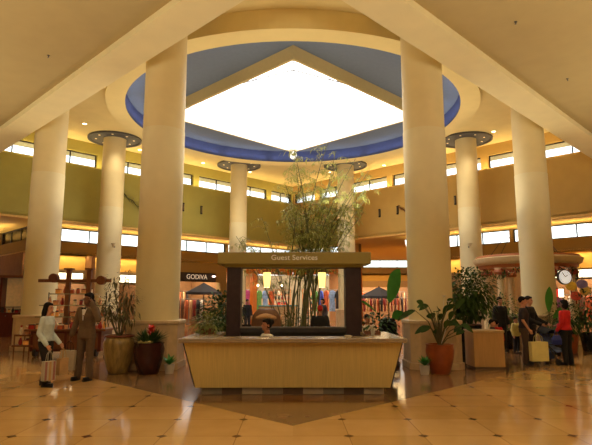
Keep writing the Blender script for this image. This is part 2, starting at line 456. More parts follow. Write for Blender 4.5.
# side concourse walls
cl = wall_pts((4.5, 35.5), (5.3, 50), (-1, 0)); cr = wall_pts((7.3, 32.7), (11.5, 50), (1, 0))
mb = MB(); wbox(mb, cl, 0, cl[3], 0, 5.5, 0, .2); wbox(mb, cr, 0, cr[3], 0, 5.5, 0, .2)
struct(mb.build('wall_concourse_sides', mat('ochre_concourse_paint', (204, 160, 88), .8)), 'ochre side walls of the back concourse')
# slim pale cornice lines
mb = MB(); wbox(mb, upL, 0, upL[3], 5.38, 5.48, -.08, .3); wbox(mb, upR, 0, upR[3], 5.38, 5.48, -.08, .3)
struct(mb.build('trim_5', mat('warm_trim_paint', (222, 180, 104), .7)), 'slim warm trim under the upper walls')

# ------------------------------------------------------------------ columns
def column_mat():
    m = mat('column_plaster', (222, 208, 164), .6, var=.025, scale=3)
    return m
colm = column_mat(); colm2 = mat('column_plaster_upper', (220, 200, 148), .6, var=.025, scale=3)
def column(X, Y, label, ped=True, r=.55):
    t = empty('column', (X, Y, 0), label, 'column', 'round columns around the hall')
    z0 = 1.15 if ped else 0
    MB().lathe([(r, z0), (r*1.0, 6.1)], n=48).build('lower_shaft', colm, t, smooth=True)
    MB().lathe([(r*.985, 6.1), (r*.97, HZ)], n=48).build('upper_shaft', colm2, t, smooth=True)
    h = .63; c = .2
    oc = [(-h+c,-h),(h-c,-h),(h,-h+c),(h,h-c),(h-c,h),(-h+c,h),(-h,h-c),(-h,-h+c)]
    MB().prism([(x*1.06, y*1.06) for x, y in oc], 0, .16).build('plinth', stone, t, bevel=.012)
    MB().prism(oc, .16, 1.08).build('pedestal', stone, t, bevel=.015)
    MB().prism([(x*1.05, y*1.05) for x, y in oc], 1.08, 1.17).build('pedestal_cap', stonecap, t, bevel=.02)
    d = MB().ring([(r*.99, HZ-.05), (r*.99, HZ+.01), (1.28, HZ+.01), (1.28, HZ-.09), (1.2, HZ-.09), (1.16, HZ-.03)], n=48).build('ceiling_disc', discgrey, t, smooth=True)
    for k in range(8):
        a = k*PI/4 + .2
        MB().lathe([(.05, -.004), (.05, 0)], (math.cos(a)*.9, math.sin(a)*.9, HZ-.05), 10).build('disc_light', mat('dim_disc_light', (250, 225, 170), .4, emit=.5, emit_rgb=(255, 220, 150)), d)
    return t
column(-3.45, 13.4, 'large cream column standing left of the reception desk behind the dark glazed pot')
column(3.5, 13.4, 'large cream column standing right of the reception desk behind the terracotta pot')
column(-8.75, 18.2, 'cream column at the far left behind the woman in the pale top')
column(8.55, 18.2, 'cream column at the right in front of the round kiosk')
column(-8.85, 25, 'farther cream column behind the wooden cart with a dark ceiling disc on top')
column(8.6, 25, 'farther cream column behind the leafy tree in the dark pot', r=.52)
column(-3.2, 30, 'distant cream column behind the left post of the kiosk', r=.5)
column(3.1, 30, 'distant cream column behind the bamboo at right', r=.5)
# small white sconces on two columns, and dark wall lights
def sconce(p, label):
    t = empty('sconce', p, label, 'sconce', 'small white column lamps')
    MB().lathe([(.03,0),(.09,.16),(.12,.2)], n=14).build('shade', trimw, t, smooth=True)
    MB().box((0,.08,.05),(.06,.16,.08)).build('bracket', darkmetal, t)
sconce((-8.4, 24.25, 4.1), 'small white uplight on the far column at left')
sconce((8.3, 24.25, 4.1), 'small white uplight on the far column at right')
for px, py, s in ((120,197,-1),(184,207,-1),(202,210,-1),(379,213,1),(397,210,1),(455,200,1)):
    c = 35.85; u = abs(px-CX)/F
    p = at(px, py, c/(1+u*1.01))
    t = empty('wall_light', (p.x, p.y, p.z), 'slim dark wall light on the %s upper wall' % ('olive green' if s < 0 else 'ochre'), 'wall light', 'slim wall lights on the %s wall' % ('left' if s < 0 else 'right'), rz=s*-PI/4)
    MB().box((0,.06,0),(.12,.1,.5)).build('housing', darkmetal, t, bevel=.02)
    MB().box((0,-.01,0),(.05,.04,.34)).build('diffuser', mat('smoked_diffuser', (120, 100, 70), .4), t)
# metal leaf branch ornaments on the walls
for px, py, s in ((130,200,-1),(402,209,1)):
    u = abs(px-CX)/F; p = at(px, py, 35.8/(1+u))
    t = empty('wall_branch', p, 'long %s leafy branch ornament on the %s upper wall' % (('grey','olive') if s < 0 else ('brown','ochre')), 'ornament', rz=s*-PI/4)
    sc = 1.0 if s < 0 else .5
    pth = [Vector((-.5*sc + k*.16*sc, 0, (.35 - k*.1 + .05*math.sin(k*2))*sc)) for k in range(9)]
    MB().tube(pth, .018).build('branch', darkmetal, t)
    mb = MB()
    for q in pth:
        for z in (-1, 1): mb.leaf(q + Vector((0,-.04,0)), (.5, -.12, .7*z), .3*sc, .16*sc)
    mb.build('leaves', mat('grey_green_ornament',(120,118,84),.6) if s < 0 else wood_brown, t)
# recessed downlights in the hall ceiling
for px, py in ((85,124),(203,163),(384,165),(494,131),(140,150),(440,150),(250,172),(330,172)):
    p = at(px, py, z=HZ)
    t = empty('downlight', (p.x, p.y, HZ), 'small glowing recessed downlight in the tan hall ceiling', 'downlight', 'recessed downlights of the hall ceiling')
    MB().ring([(.09,-.02),(.13,-.02),(.13,0),(.09,0)], n=16).build('rim', trimw, t)
    MB().lathe([(.09,-.008),(.09,-.002)], n=16).build('lens', lamp_em, t)
for px, py in ((49,56),(516,21),(568,78)):
    p = at(px, py, z=NZ+.16)
    t = empty('sprinkler_head', (p.x, p.y, NZ+.16), 'tiny sprinkler head on the flat foreground ceiling', 'sprinkler', 'sprinklers on the foreground ceiling')
    MB().lathe([(.035,0),(.035,-.01),(.012,-.02),(.012,-.05),(.025,-.055)], n=12).build('body', greymetal, t)

# ------------------------------------------------------------------ reception kiosk
kz = empty('information_kiosk', (0, 9.6, 0), 'pale maple information desk with plum posts and khaki lettered canopy', 'information desk')
def K(o): o.parent = kz; o.location = -kz.location; return o
# leaning front: bottom Y 9.55 (x +-1.70), top Y 9.22 (x +-1.93)
mb = MB()
bot = [(-1.72,9.50,.13),(1.72,9.50,.13),(1.72,9.60,.13),(-1.72,9.60,.13)]; top = [(-1.90,9.26,.93),(1.90,9.26,.93),(1.90,9.36,.93),(-1.90,9.36,.93)]
mb.loft([bot, top]); K(mb.build('front_panel', maple))
for s in (-1, 1):
    mb = MB(); b = [(s*1.68,9.60,.13),(s*1.74,9.50,.13),(s*1.74,11.1,.13),(s*1.68,11.1,.13)]; t_ = [(s*1.86,9.36,.93),(s*1.92,9.26,.93),(s*1.92,11.1,.93),(s*1.86,11.1,.93)]
    mb.loft([b, t_]); K(mb.build('side_panel', purple_stone))
mb = MB(); mb.prism([(-1.97,9.14),(1.97,9.14),(1.97,11.2),(1.42,11.2),(1.42,9.75),(-1.42,9.75),(-1.42,11.2),(-1.97,11.2)], .93, 1.0)
K(mb.build('countertop', counter_stone, bevel=.008))
tk = mat('slate_tile_plinth', (132, 112, 82), .3, var=.1, scale=3)
mb = MB(); mb.bbox((-1.62,9.58,0),(1.62,11.05,.13)); pl = K(mb.build('plinth', tk))
Rp = random.Random(3)
for k in range(9):
    x0 = -1.62 + k*.36
    m_ = mat('plinth_tile_%d' % (k % 3), ((128,118,96),(92,74,56),(168,152,122))[k % 3], .2, var=.12, scale=6)
    mb = MB(); mb.bbox((x0+.004, 9.568, .01), (x0+.356, 9.582, .125)); o = mb.build('plinth_tile', m_); o.parent = pl
for x0, x1 in ((-1.42,-1.12),(1.13,1.47)):
    mb = MB(); mb.bbox((x0,11.25,0),(x1,11.6,2.36)); post = K(mb.build('post', purple_stone, bevel=.01))
    e = MB(); xe = x1 if x0 < 0 else x0-.03
    e.bbox((xe,11.3,1.07),(xe+.03,11.34,2.36)); o = e.build('edge_trim', greymetal); o.parent = post
mb = MB(); mb.bbox((-1.12,11.3,0),(1.13,11.5,.98)); K(mb.build('back_panel', mat('charcoal_laminate', (44, 42, 44), .4)))
mb = MB(); mb.bbox((-1.12,11.2,.98),(1.13,11.55,1.07)); K(mb.build('back_ledge', mat('charcoal_ledge', (60, 60, 66), .2)))
mb = MB(); mb.bbox((-1.12,11.22,1.07),(1.13,11.28,1.10)); mb.bbox((-1.12,11.3,2.33),(1.13,11.34,2.36)); K(mb.build('window_rail', greymetal))
mb = MB(); mb.bbox((-1.60,11.05,2.42),(1.66,11.85,2.67)); cano = K(mb.build('canopy', canopyp, bevel=.01))
mb = MB(); mb.bbox((-1.48,11.2,2.36),(1.52,11.65,2.42)); o = mb.build('canopy_base', canopyp); o.parent = cano
def text_mesh(name, body, size, m, parent, loc, rot, ext=.006, align='CENTER'):
    cu = bpy.data.curves.new(name, 'FONT'); cu.body = body; cu.size = size; cu.extrude = ext; cu.align_x = align; cu.align_y = 'CENTER'
    tmp = bpy.data.objects.new(name+'_t', cu); COL.objects.link(tmp)
    dg = bpy.context.evaluated_depsgraph_get(); me = bpy.data.meshes.new_from_object(tmp.evaluated_get(dg))
    bpy.data.objects.remove(tmp); bpy.data.curves.remove(cu)
    me.materials.clear(); me.materials.append(m)
    o = bpy.data.objects.new(name, me); COL.objects.link(o); o.location = loc; o.rotation_euler = rot
    if parent: o.parent = parent
    return o
lt = text_mesh('lettering', 'Guest Services', .15, mat('pale_sign_letters', (240, 232, 205), .4, emit=.12), None, (.03, 11.045, 2.55), (PI/2,0,0))
w = max(v.co.x for v in lt.data.vertices) - min(v.co.x for v in lt.data.vertices); k = .98/w
for v in lt.data.vertices: v.co.x *= k
lt.parent = cano; 
# pendants
shade_m = mat('frosted_amber_glass', (255, 226, 150), .4, emit=1.6, emit_rgb=(255, 214, 120), var=.05)
for px, d in ((267,'left'),(322,'right')):
    X = (px-CX)/F*11.35
    t = empty('pendant_lamp', (X, 11.42, 2.42), 'glowing amber glass pendant hanging at %s under the kiosk canopy' % d, 'pendant lamp', 'pendants under the kiosk canopy')
    MB().tube([(0,0,-.02),(0,0,-.16)], .008).build('cord', darkmetal, t)
    MB().lathe([(.03,-.16),(.085,-.165),(.065,-.49),(.0601,-.49),(.078,-.18)], n=20).build('lamp_shade', shade_m, t, smooth=True)
    MB().lathe([(.04,0),(.04,-.03)], n=14).build('ceiling_cap', darkmetal, t)

# ------------------------------------------------------------------ plants
def leaves_cloud(mb, c, r, n, L, w, rnd, droop=.5, shell=.35):
    for _ in range(n):
        d = Vector((rnd.gauss(0,1), rnd.gauss(0,1), rnd.gauss(0,1))).normalized()
        k = shell + (1-shell) * rnd.random() ** .5
        p = Vector(c) + Vector((d.x*r[0], d.y*r[1], d.z*r[2])) * k
        dd = (d + Vector((rnd.uniform(-.6,.6), rnd.uniform(-.6,.6), rnd.uniform(-.7,.3))))
        mb.leaf(p, dd, L*rnd.uniform(.7,1.25), w*rnd.uniform(.8,1.2), droop=droop)
def pot_profile(r, h, kind):
    if kind == 'urn': return [(r*.55,0),(r*.62,.02),(r*.82,h*.3),(r*.98,h*.68),(r,h*.8),(r*.9,h*.93),(r*.84,h*.96),(r*.9,h),(r*.78,h),(r*.74,h*.9),(r*.7,h*.86)]
    if kind == 'jar': return [(r*.6,0),(r*.66,.02),(r*.9,h*.45),(r,h*.78),(r*.93,h*.93),(r*.98,h),(r*.84,h),(r*.8,h*.92)]
    return [(r*.75,0),(r*.78,.01),(r,h),(r*.88,h),(r*.86,h*.9)]
def pot(t, r, h, m, kind='urn', rim=None):
    o = MB().lathe(pot_profile(r,h,kind), n=36, cap=True).build('pot', m, t, smooth=True)
    MB().lathe([(r*.82, h*.86),(r*.6, h*.9),(.01,h*.91)], n=20).build('soil', soil, t, smooth=True)
    if rim: MB().ring([(r*.80,h*.985),(r*.92,h*.975),(r*.95,h*1.0),(r*.92,h*1.03),(r*.80,h*1.02)], n=36).build('rim', rim, t, smooth=True)
    return o
urn_m = mat('streaked_tan_glaze', (150, 124, 70), .3, var=.35, scale=5, stretch=(3,3,.8))
oxb_m = mat('dark_oxblood_glaze', (62, 30, 26), .22, var=.25, scale=5)
terr_m = mat('terracotta_glaze', (150, 74, 34), .3, var=.18, scale=6)
blk_m = mat('black_green_glaze', (34, 34, 32), .2, var=.2)
whp_m = mat('white_ceramic', (198, 190, 176), .4, var=.05)
def shrub_twigs(mb, base, tips, r0=.018):
    for tp in tips:
        tp = Vector(tp); b = Vector(base); mid = b.lerp(tp, .5) + Vector((R.uniform(-.08,.08), R.uniform(-.08,.08), .06))
        mb.tube([b, mid, tp], [r0, r0*.7, r0*.3], 6)
# tan urn with loose shrub (left)
t = empty('potted_shrub', (-4.02, 12.35, 0), 'tall streaked tan urn with a loose brown green shrub behind the man in the suit', 'potted plant')
pot(t, .36, .84, urn_m, 'urn', rim=mat('red_brown_rim', (120,56,30), .4))
tips = [(R.uniform(-.4,.45), R.uniform(-.3,.3), R.uniform(1.3,2.2)) for _ in range(14)]
mb = MB(); shrub_twigs(mb, (0,0,.7), tips, .014); mb.build('stem', stem_m, t)
rr = random.Random(5); mb = MB()
for tp in tips:
    leaves_cloud(mb, tp, (.18,.18,.2), 26, .15, .035, rr, .9, .1)
leaves_cloud(mb, (.05,0,1.6), (.42,.36,.62), 160, .15, .032, rr, .9, .1)
mb.build('foliage', mat('olive_brown_leaf', (92, 84, 46), .55, var=.35, scale=9), t)
# oxblood pot with red bromeliad
t = empty('potted_bromeliad', (-3.3, 12.25, 0), 'dark oxblood glazed pot with a red bloom and arching leaves', 'potted plant')
pot(t, .35, .70, oxb_m, 'jar')
mb = MB(); rr = random.Random(8)
for k in range(110):
    a = rr.uniform(0, 2*PI); e = rr.uniform(.2, 1.3)
    d = Vector((math.cos(a)*math.cos(e), math.sin(a)*math.cos(e), math.sin(e)))
    mb.leaf((.1*math.cos(a), .1*math.sin(a), .66), (d.x, d.y, d.z+.35), rr.uniform(.32,.58), .06, droop=.45)
mb.build('foliage', leaf_dark, t)
mb = MB()
for k in range(26):
    a = rr.uniform(0, 2*PI); mb.leaf((.05, -.08, .84 + .007*k), (math.cos(a)*.9, math.sin(a)*.9, .8), .18, .07, droop=.1)
mb.tube([(.03,-.03,.6),(.05,-.05,.9)], .012); mb.build('red_bloom', mat('red_bract', (206, 44, 24), .5, var=.2), t)
mb = MB()
for k in range(22): mb.ball((rr.uniform(-.2,.1), rr.uniform(-.26,-.1), .67+rr.uniform(0,.06)), .028, 7, 5)
mb.build('pale_blossoms', mat('pale_yellow_blossom', (214,196,120), .6), t)
# small white pot left
def small_white(X, Y, label, seed):
    t = empty('potted_seedling', (X, Y, 0), label, 'potted plant'); pot(t, .12, .2, whp_m, 'cyl')
    mb = MB(); rr = random.Random(seed)
    for k in range(34):
        a = rr.uniform(0,2*PI); e = rr.uniform(.3,1.3)
        mb.leaf((0,0,.19), (math.cos(a)*math.cos(e), math.sin(a)*math.cos(e), math.sin(e)+.2), rr.uniform(.2,.34), .08, droop=.35)
    mb.build('foliage', leaf_bright, t)
small_white(-2.83, 12.3, 'small white pot of bright leaves on the floor at the left pedestal', 2)
small_white(2.98, 12.1, 'small white pot of green leaves beside the terracotta pot', 3)
# terracotta pot with arching lily
def big_leaf(mb, base, tip, L, w, side, bendz=-.25):
    base = Vector(base); tip = Vector(tip); d = (tip - base).normalized()
    n = 7; x = Vector(side).normalized(); pl, pr, pm = [], [], []
    for i in range(n+1):
        f = i/n; c = base.lerp(tip, f) + Vector((0,0, bendz*(f**2)*L)); ww = w*.5*math.sin(PI*min(1, f*.93+.05))**.8
        pm.append(c - Vector((0,0,.02*0))); pl.append(c + x*ww + Vector((0,0,ww*.25))); pr.append(c - x*ww + Vector((0,0,ww*.25)))
    a, b, c_ = mb.verts(pl), mb.verts(pm), mb.verts(pr)
    for i in range(n):
        mb.face([a[i], a[i+1], b[i+1], b[i]]); mb.face([b[i], b[i+1], c_[i+1], c_[i]])
t = empty('potted_lily', (3.38, 12.25, 0), 'terracotta pot with long arching leaves and white blooms at right pedestal', 'potted plant')
pot(t, .325, .66, terr_m, 'jar')
stems = MB(); lv = MB()
LS = [(-.55,-.05,1.42,-.98,-.1,1.28,.45),(-.25,-.1,1.05,-.6,-.15,.98,.4),(.42,0,1.45,.62,-.05,1.78,.4),(.5,-.1,1.1,.74,-.15,1.0,.35),(.2,-.2,1.2,.25,-.3,1.5,.4)]
rl = random.Random(17)
for k in range(24):
    a = rl.uniform(0, 2*PI); e_ = rl.uniform(.08,.42); z_ = rl.uniform(.85,1.55); g_ = e_ + rl.uniform(.12,.26)
    LS.append((e_*math.cos(a), e_*.8*math.sin(a), z_, g_*math.cos(a), g_*.8*math.sin(a), z_+rl.uniform(-.12,.3), .36))
for (ex, ey, ez, lx, ly, lz, L) in LS:
    stems.tube([(0,0,.58),(ex*.45,ey*.45,.58+(ez-.58)*.7),(ex,ey,ez)], [.016,.012,.008], 6)
    d = Vector((lx-ex, ly-ey, lz-ez)); big_leaf(lv, (ex,ey,ez), (lx,ly,lz), L, .13, d.cross(Vector((.1,-1,.3))), -.22)
stems.build('stem', stem_m, t); lv.build('foliage', leaf_dark, t)
for bx, bz in ((.12,1.72),(.3,1.5),(.22,1.6)):
    mb = MB(); mb.tube([(0.02,0,.6),(bx,-.1,bz)], .007, 5)
    for k in range(5): mb.leaf((bx,-.1,bz), (math.cos(k*1.26)*.7, math.sin(k*1.26)*.7, .6), .1, .06, droop=.2)
    mb.build('white_bloom', mat('white_petal', (226, 222, 210), .5), t)
# dark pot with leafy tree
t = empty('potted_tree', (4.88, 14.7, 0), 'dense leafy tree in a tall black glazed pot right of the pedestal', 'potted plant')
pot(t, .36, .98, blk_m, 'cyl', rim=mat('brown_rim_glaze', (84,44,30), .35))
tips = [(R.uniform(-.55,.6), R.uniform(-.4,.4), R.uniform(1.5,2.45)) for _ in range(16)]
mb = MB(); mb.tube([(0,0,.8),(.03,0,1.3),(.05,0,1.7)], [.04,.03,.02], 8); shrub_twigs(mb, (.03,0,1.2), tips, .016); mb.build('trunk', stem_m, t)
mb = MB(); rr = random.Random(12)
leaves_cloud(mb, (.06,0,1.85), (.74,.55,.75), 1500, .17, .075, rr, .7, .1); leaves_cloud(mb, (-.25,-.1,1.4), (.45,.4,.4), 160, .17, .06, rr, .7, .2)
mb.build('foliage', mat('ficus_leaf', (62, 86, 36), .6, spec=.2, var=.4, scale=8), t)
# tan block
t = empty('stone_block', (4.75, 13.2, 0), 'plain tan waist-high block standing in front of the black tree pot', 'pedestal')
MB().box((0,0,.03),(.70,.64,.06)).build('base', mat('brown_base', (110,84,56), .6), t)
MB().box((0,0,.47),(.74,.68,.82)).build('body', mat('tan_laminate', (186,144,88), .5, var=.08, scale=4, stretch=(8,8,.6)), t, bevel=.01)
MB().box((0,0,.905),(.77,.71,.05)).build('top', mat('tan_top', (190,158,108), .35), t, bevel=.008)
# bush on the desk return and dark shrub behind
t = empty('planter_box', (-1.70, 10.55, 1.0), 'low pale green bush in a box on the left return of the desk', 'potted plant')
MB().lathe([(.16,0),(.17,.1),(.15,.1),(.14,.08)], n=16).build('pot', wood_brown, t)
mb = MB(); rr = random.Random(21); leaves_cloud(mb, (0,0,.2), (.34,.3,.2), 420, .09, .04, rr, .4, .1); mb.build('foliage', mat('yellow_green_leaf', (122,128,58), .5, var=.3), t)
t = empty('potted_laurel', (-2.0, 14.2, 0), 'dark leafy shrub in a pot behind the left post of the kiosk', 'potted plant')
pot(t, .32, .6, blk_m, 'cyl')
mb = MB(); shrub_twigs(mb, (0,0,.5), [(R.uniform(-.4,.4), R.uniform(-.3,.3), R.uniform(1,1.7)) for _ in range(8)]); mb.build('stem', stem_m, t)
mb = MB(); leaves_cloud(mb, (.05,0,1.3), (.62,.5,.6), 1100, .16, .08, rr, .6, .1); mb.build('foliage', leaf_dark, t)
# banana plant right of the kiosk
def banana(X, Y, label, leaves, seed, h=.5):
    t = empty('banana_plant', (X, Y, 0), label, 'potted plant'); pot(t, .3, h, blk_m, 'cyl')
    st = MB(); lv = MB()
    for (bx, bz, tx, ty, tz, w) in leaves:
        st.tube([(0,0,h*.8),(bx*.5,0,(h+bz)*.5),(bx,0,bz)], [.035,.025,.015], 7); big_leaf(lv, (bx,0,bz), (tx,ty,tz), .9, w, (.6,.2,-.7) if abs(tx-bx) > .15 else (1,.25,0), -.05)
    st.build('stem', stem_m, t); lv.build('foliage', leaf_bright, t)
banana(2.8, 15.4, 'banana plant with one tall bright paddle leaf beside the right column', [(.0,1.6,.36,.0,2.6,.5),(-.35,1.3,-.8,-.1,1.65,.28),(.1,1.1,.4,-.2,1.35,.3)], 1)
banana(8.0, 16.4, 'plant with one upright green leaf behind the group of shoppers', [(-.02,1.3,.05,0,2.12,.3),(.1,1.1,.5,-.2,1.5,.25)], 2)
# dark leaf bush right of kiosk, behind white shirt person
t = empty('potted_philodendron', (2.15, 13.3, 0), 'dark leafy plant between the kiosk and the right pedestal', 'potted plant'); pot(t, .28, .6, blk_m, 'cyl')
mb = MB(); rr = random.Random(31); leaves_cloud(mb, (0,0,.95), (.45,.4,.4), 220, .2, .09, rr, .6, .2); mb.build('foliage', leaf_dark, t)
# bush row near right kiosk
for i, (px, Y, hgt, lab) in enumerate(((500,18.6,1.75,'grey green leafy bush behind the shopper in the black coat'),(586,17.6,1.9,'tall dark bush at the right edge of the view'),(562,16.9,1.5,'dark bush behind the woman in the red top'))):
    X = (px-CX)/F*Y
    t = empty('potted_bush', (X, Y, 0), lab, 'potted plant'); pot(t, .35, .6, terr_m if i == 2 else blk_m, 'cyl')
    mb = MB(); rr = random.Random(40+i); leaves_cloud(mb, (0,0,hgt*.72), (.6,.55,hgt*.38), 420, .2, .06, rr, .6, .2); mb.build('foliage', (leaf_mid if i == 0 else leaf_dark), t)

# bamboo planter
t = empty('bamboo_planter', (.1, 16.2, 0), 'round stone planter behind the kiosk holding the tall bamboo', 'planter')
MB().lathe([(1.15,0),(1.2,.05),(1.2,.5),(1.28,.52),(1.28,.6),(1.08,.6),(1.08,.5)], n=40).build('planter_wall', stone, t, smooth=True)
MB().lathe([(1.08,.5),(.5,.53),(.01,.54)], n=30).build('soil', soil, t)
t2 = empty('groundcover', (.1, 16.2, .52), 'dark green low leaves at the foot of the bamboo', 'plant')
mb = MB(); rr = random.Random(50); leaves_cloud(mb, (0,0,.35), (.6,.5,.55), 500, .2, .05, rr, .5, .1); o = mb.build('foliage', leaf_dark, t2)
rr = random.Random(61)
bam = empty('bamboo', (.1, 16.2, .53), 'tall feathery bamboo clump rising from the stone planter behind the kiosk', 'bamboo')
def stalk(bx, by, pts, r, f0, ntw, nlf, ln, lw):
    cu = MB().tube(pts, [r*(1-.75*i/8)+.003 for i in range(9)], 6).build('culm', culm_m, bam, smooth=True); cu.location = (bx, by, 0)
    lv = MB()
    for i in range(ntw):
        f = rr.uniform(f0, 1.0); j = min(7, int(f*8)); p = pts[j].lerp(pts[j+1], f*8-j)
        a = rr.uniform(0, 2*PI); l_ = rr.uniform(.35,1.0)*ln*(1.2-f*.5)
        d = Vector((math.cos(a), math.sin(a)*.8, rr.uniform(-.1,.6)))
        q = p + d*l_ - Vector((0,0,.14)); m_ = p.lerp(q,.5)+Vector((0,0,.08))
        lv.mi = 1; lv.tube([p,m_,q],[.005,.004,.002],4); lv.mi = 0
        for s_ in range(nlf):
            g = rr.uniform(.2,1.05); c = p.lerp(m_, g*2) if g < .5 else m_.lerp(q, g*2-1)
            lv.leaf(c, (rr.uniform(-1,1), rr.uniform(-1,1), rr.uniform(-.9,.4)), rr.uniform(.1,.19), lw, droop=.6)
    lv.build('foliage', [leaf_bamboo, culm_m], cu)
for k in range(24):
    px = rr.choice([rr.uniform(300,335), rr.uniform(320,375), rr.uniform(280,305), rr.uniform(330,372)])
    bx = rr.uniform(-.3,.75); by = rr.uniform(-.6,.6)
    hgt = rr.uniform(3.6, 6.5); topx = (px-CX)/F*(16.2+by)
    pts = [Vector(((topx-.1-bx)*(i/8)**2.0, .15*(i/8)**2, hgt*i/8)) for i in range(9)]
    stalk(bx, by, pts, .022, .42, 28, 14, .85, .028)
for k in range(6):
    hgt = rr.uniform(2.5,3.8); tx = rr.uniform(-1.5,-.5)
    pts = [Vector((tx*(i/8)**1.8, -.1*(i/8), hgt*i/8)) for i in range(9)]
    stalk(-.6+.1*k, -.3+.12*k, pts, .014, .5, 20, 11, .65, .02)

# ------------------------------------------------------------------ people
skin_l = mat('light_skin', (196, 140, 108), .55, var=.05)
skin_b = mat('brown_skin', (112, 72, 50), .55, var=.06)
skin_m = mat('olive_skin', (168, 112, 80), .55, var=.06)
hair_d = mat('dark_hair', (20, 14, 12), .75, spec=.2, var=.2, scale=30)
hair_br = mat('brown_hair', (70, 42, 28), .5, var=.2, scale=30)
eye_m = mat('dark_eye', (24, 18, 16), .3); lip_m = mat('lip', (150, 78, 66), .5)
shoe_m = mat('black_leather', (20, 18, 18), .35)
def person(label, loc, Ht, face, top, legs, skin, hair, pose=None, hair_style='short', voxel=.013, sleeves='long', female=False, seated=False, skirt=None, jacket=False, shoes=shoe_m, name='person', group=None, headturn=0, topm2=None, child=False):
    s = Ht/1.75; pose = pose or {}
    t = empty('person', loc, label, 'person', group, rz=face)
    V = lambda p: Vector(p)*s
    sw = .165 if female else .185
    hipw = .10
    dz = 0.0
    if seated: dz = -.44
    hs = 1.22 if child else 1.0    # children have larger heads
    J = dict(ns=(-sw,0,1.41+dz), ps=(sw,0,1.41+dz), ne=(-sw-.06,.03,1.13+dz), pe=(sw+.06,.03,1.13+dz), nh=(-sw-.07,-.05,.89+dz), ph=(sw+.07,-.05,.89+dz),
             nhip=(-hipw,0,.90+dz), phip=(hipw,0,.90+dz), nk=(-hipw-.01,-.02,.49), pk=(hipw+.01,-.02,.49), na=(-hipw-.02,.02,.08), pa=(hipw+.02,.02,.08))
    if seated: J.update(nk=(-hipw-.03,-.43,.49), pk=(hipw+.03,-.43,.49), na=(-hipw-.03,-.42,.08), pa=(hipw+.03,-.42,.08))
    J.update(pose); J = {k: V(v) for k, v in J.items()}
    def ringz(z, rx, ry, yo=0, inf=0, n=20): return [Vector(((rx+inf)*math.cos(2*PI*i/n), yo+(ry+inf)*math.sin(2*PI*i/n), z+dz))*s for i in range(n)]
    wz = .125 if female else .145
    bust = .12 if female else .115
    TOR = [(.84,.13,.10,0),(.92,.17 if female else .165,.115,.01),(1.06,wz,.095,0),(1.2,.15,.105,-.005),(1.3,.165,bust,-.01),(1.39,sw-.015,.095,0),(1.44,.11,.075,0),(1.475,.06,.058,.0)]
    b = MB()
    b.loft([ringz(z,rx,ry,yo) for z,rx,ry,yo in TOR] + [ringz(1.55,.054,.056,-.01)])
    def limb(mb, pts, rad, inf=0):
        for (a, c), (ra, rc) in zip(zip(pts, pts[1:]), zip(rad, rad[1:])): mb.capsule(a, c, (ra+inf)*s, (rc+inf)*s, 12)
    hd = Vector((0,-.015,1.635+dz-(hs-1)*.06))*s
    rot = Matrix.Rotation(headturn, 3, 'Z')
    def hp(x, y, z): return hd + rot @ (Vector((x,y,z))*s*hs)
    b.ball(hd + rot @ (Vector((0,.01,.02))*s*hs), tuple(x*s*hs for x in (.077,.096,.1)), 18, 12, rot)
    b.ball(hp(0,-.03,-.055), tuple(x*s*hs for x in (.055,.062,.066)), 14, 10, rot)
    b.tube([hp(0,-.085,.02), hp(0,-.108,-.018), hp(0,-.088,-.028)], [.009*s,.014*s,.012*s], 8)
    for q in (-1,1): b.ball(hp(.078*q,.012,-.005), tuple(x*s for x in (.014,.024,.034)), 8, 6, rot)
    for a in 'np':
        limb(b, [J[a+'hip'], J[a+'k'], J[a+'a']], (.082,.055,.038))
        limb(b, [J[a+'s'], J[a+'e'], J[a+'h']], (.05,.04,.028))
        foot = J[a+'a'] + Vector((0,-.15,-.045))*s; b.capsule(J[a+'a']+Vector((0,.02,-.04))*s, foot, .036*s, .03*s, 10)
        # hand: palm, four fingers, thumb
        h = J[a+'h']; d = (h - J[a+'e']).normalized(); sg = -1 if a == 'n' else 1
        wv = Vector((0,1,0)); wv = (wv - d*wv.dot(d)).normalized() if abs(d.y) < .9 else Vector((1,0,0))
        inn = d.cross(wv).normalized(); inn = inn if inn.x*sg < 0 else -inn
        fr = max(.0095*s, voxel*.85)
        b.tube([h, h+d*.05*s, h+d*.09*s], [.028*s,.036*s,.034*s], 10, flat=.55, up=inn)
        for i, fl in enumerate((.068,.078,.072,.058)):
            o_ = wv*(.030-.0205*i)*s*-1; k0 = h+d*.085*s+o_
            k1 = k0 + (d*.8+inn*.25).normalized()*fl*.5*s; k2 = k1 + (d*.55+inn*.75).normalized()*fl*.5*s
            b.tube([k0,k1,k2],[fr,fr*.95,fr*.8],7)
        k0 = h+d*.03*s-wv*.03*s; k1 = k0+(d*.7-wv*.6+inn*.3).normalized()*.035*s; k2 = k1+(d*.9+inn*.3).normalized()*.032*s
        b.tube([k0,k1,k2],[fr*1.15,fr*1.05,fr*.9],7)
    remeshed(b, 'body', skin, t, voxel*s**.5, 3)
    # trousers
    b = MB()
    if skirt is None:
        b.loft([ringz(z,rx,ry,yo,.016) for z,rx,ry,yo in [(.82,.15,.105,.01),(.9,.168,.115,.01),(.98,.155,.105,.005),(1.03,wz,.098,0)]])
        for a in 'np': limb(b, [J[a+'hip'], J[a+'k'], J[a+'a']+Vector((0,0,.0))], (.088,.066,.058), .012)
        remeshed(b, 'trousers', legs, t, .016, 3)
    # top
    b = MB()
    z0 = .84 if jacket else .94
    rows = [(z0,.175,.125,.01)] + [r for r in TOR[1:] if r[0] > z0+.03]
    inf = .03 if jacket else .018
    b.loft([ringz(z,rx,ry,yo,inf if z < 1.45 else .008) for z,rx,ry,yo in rows])
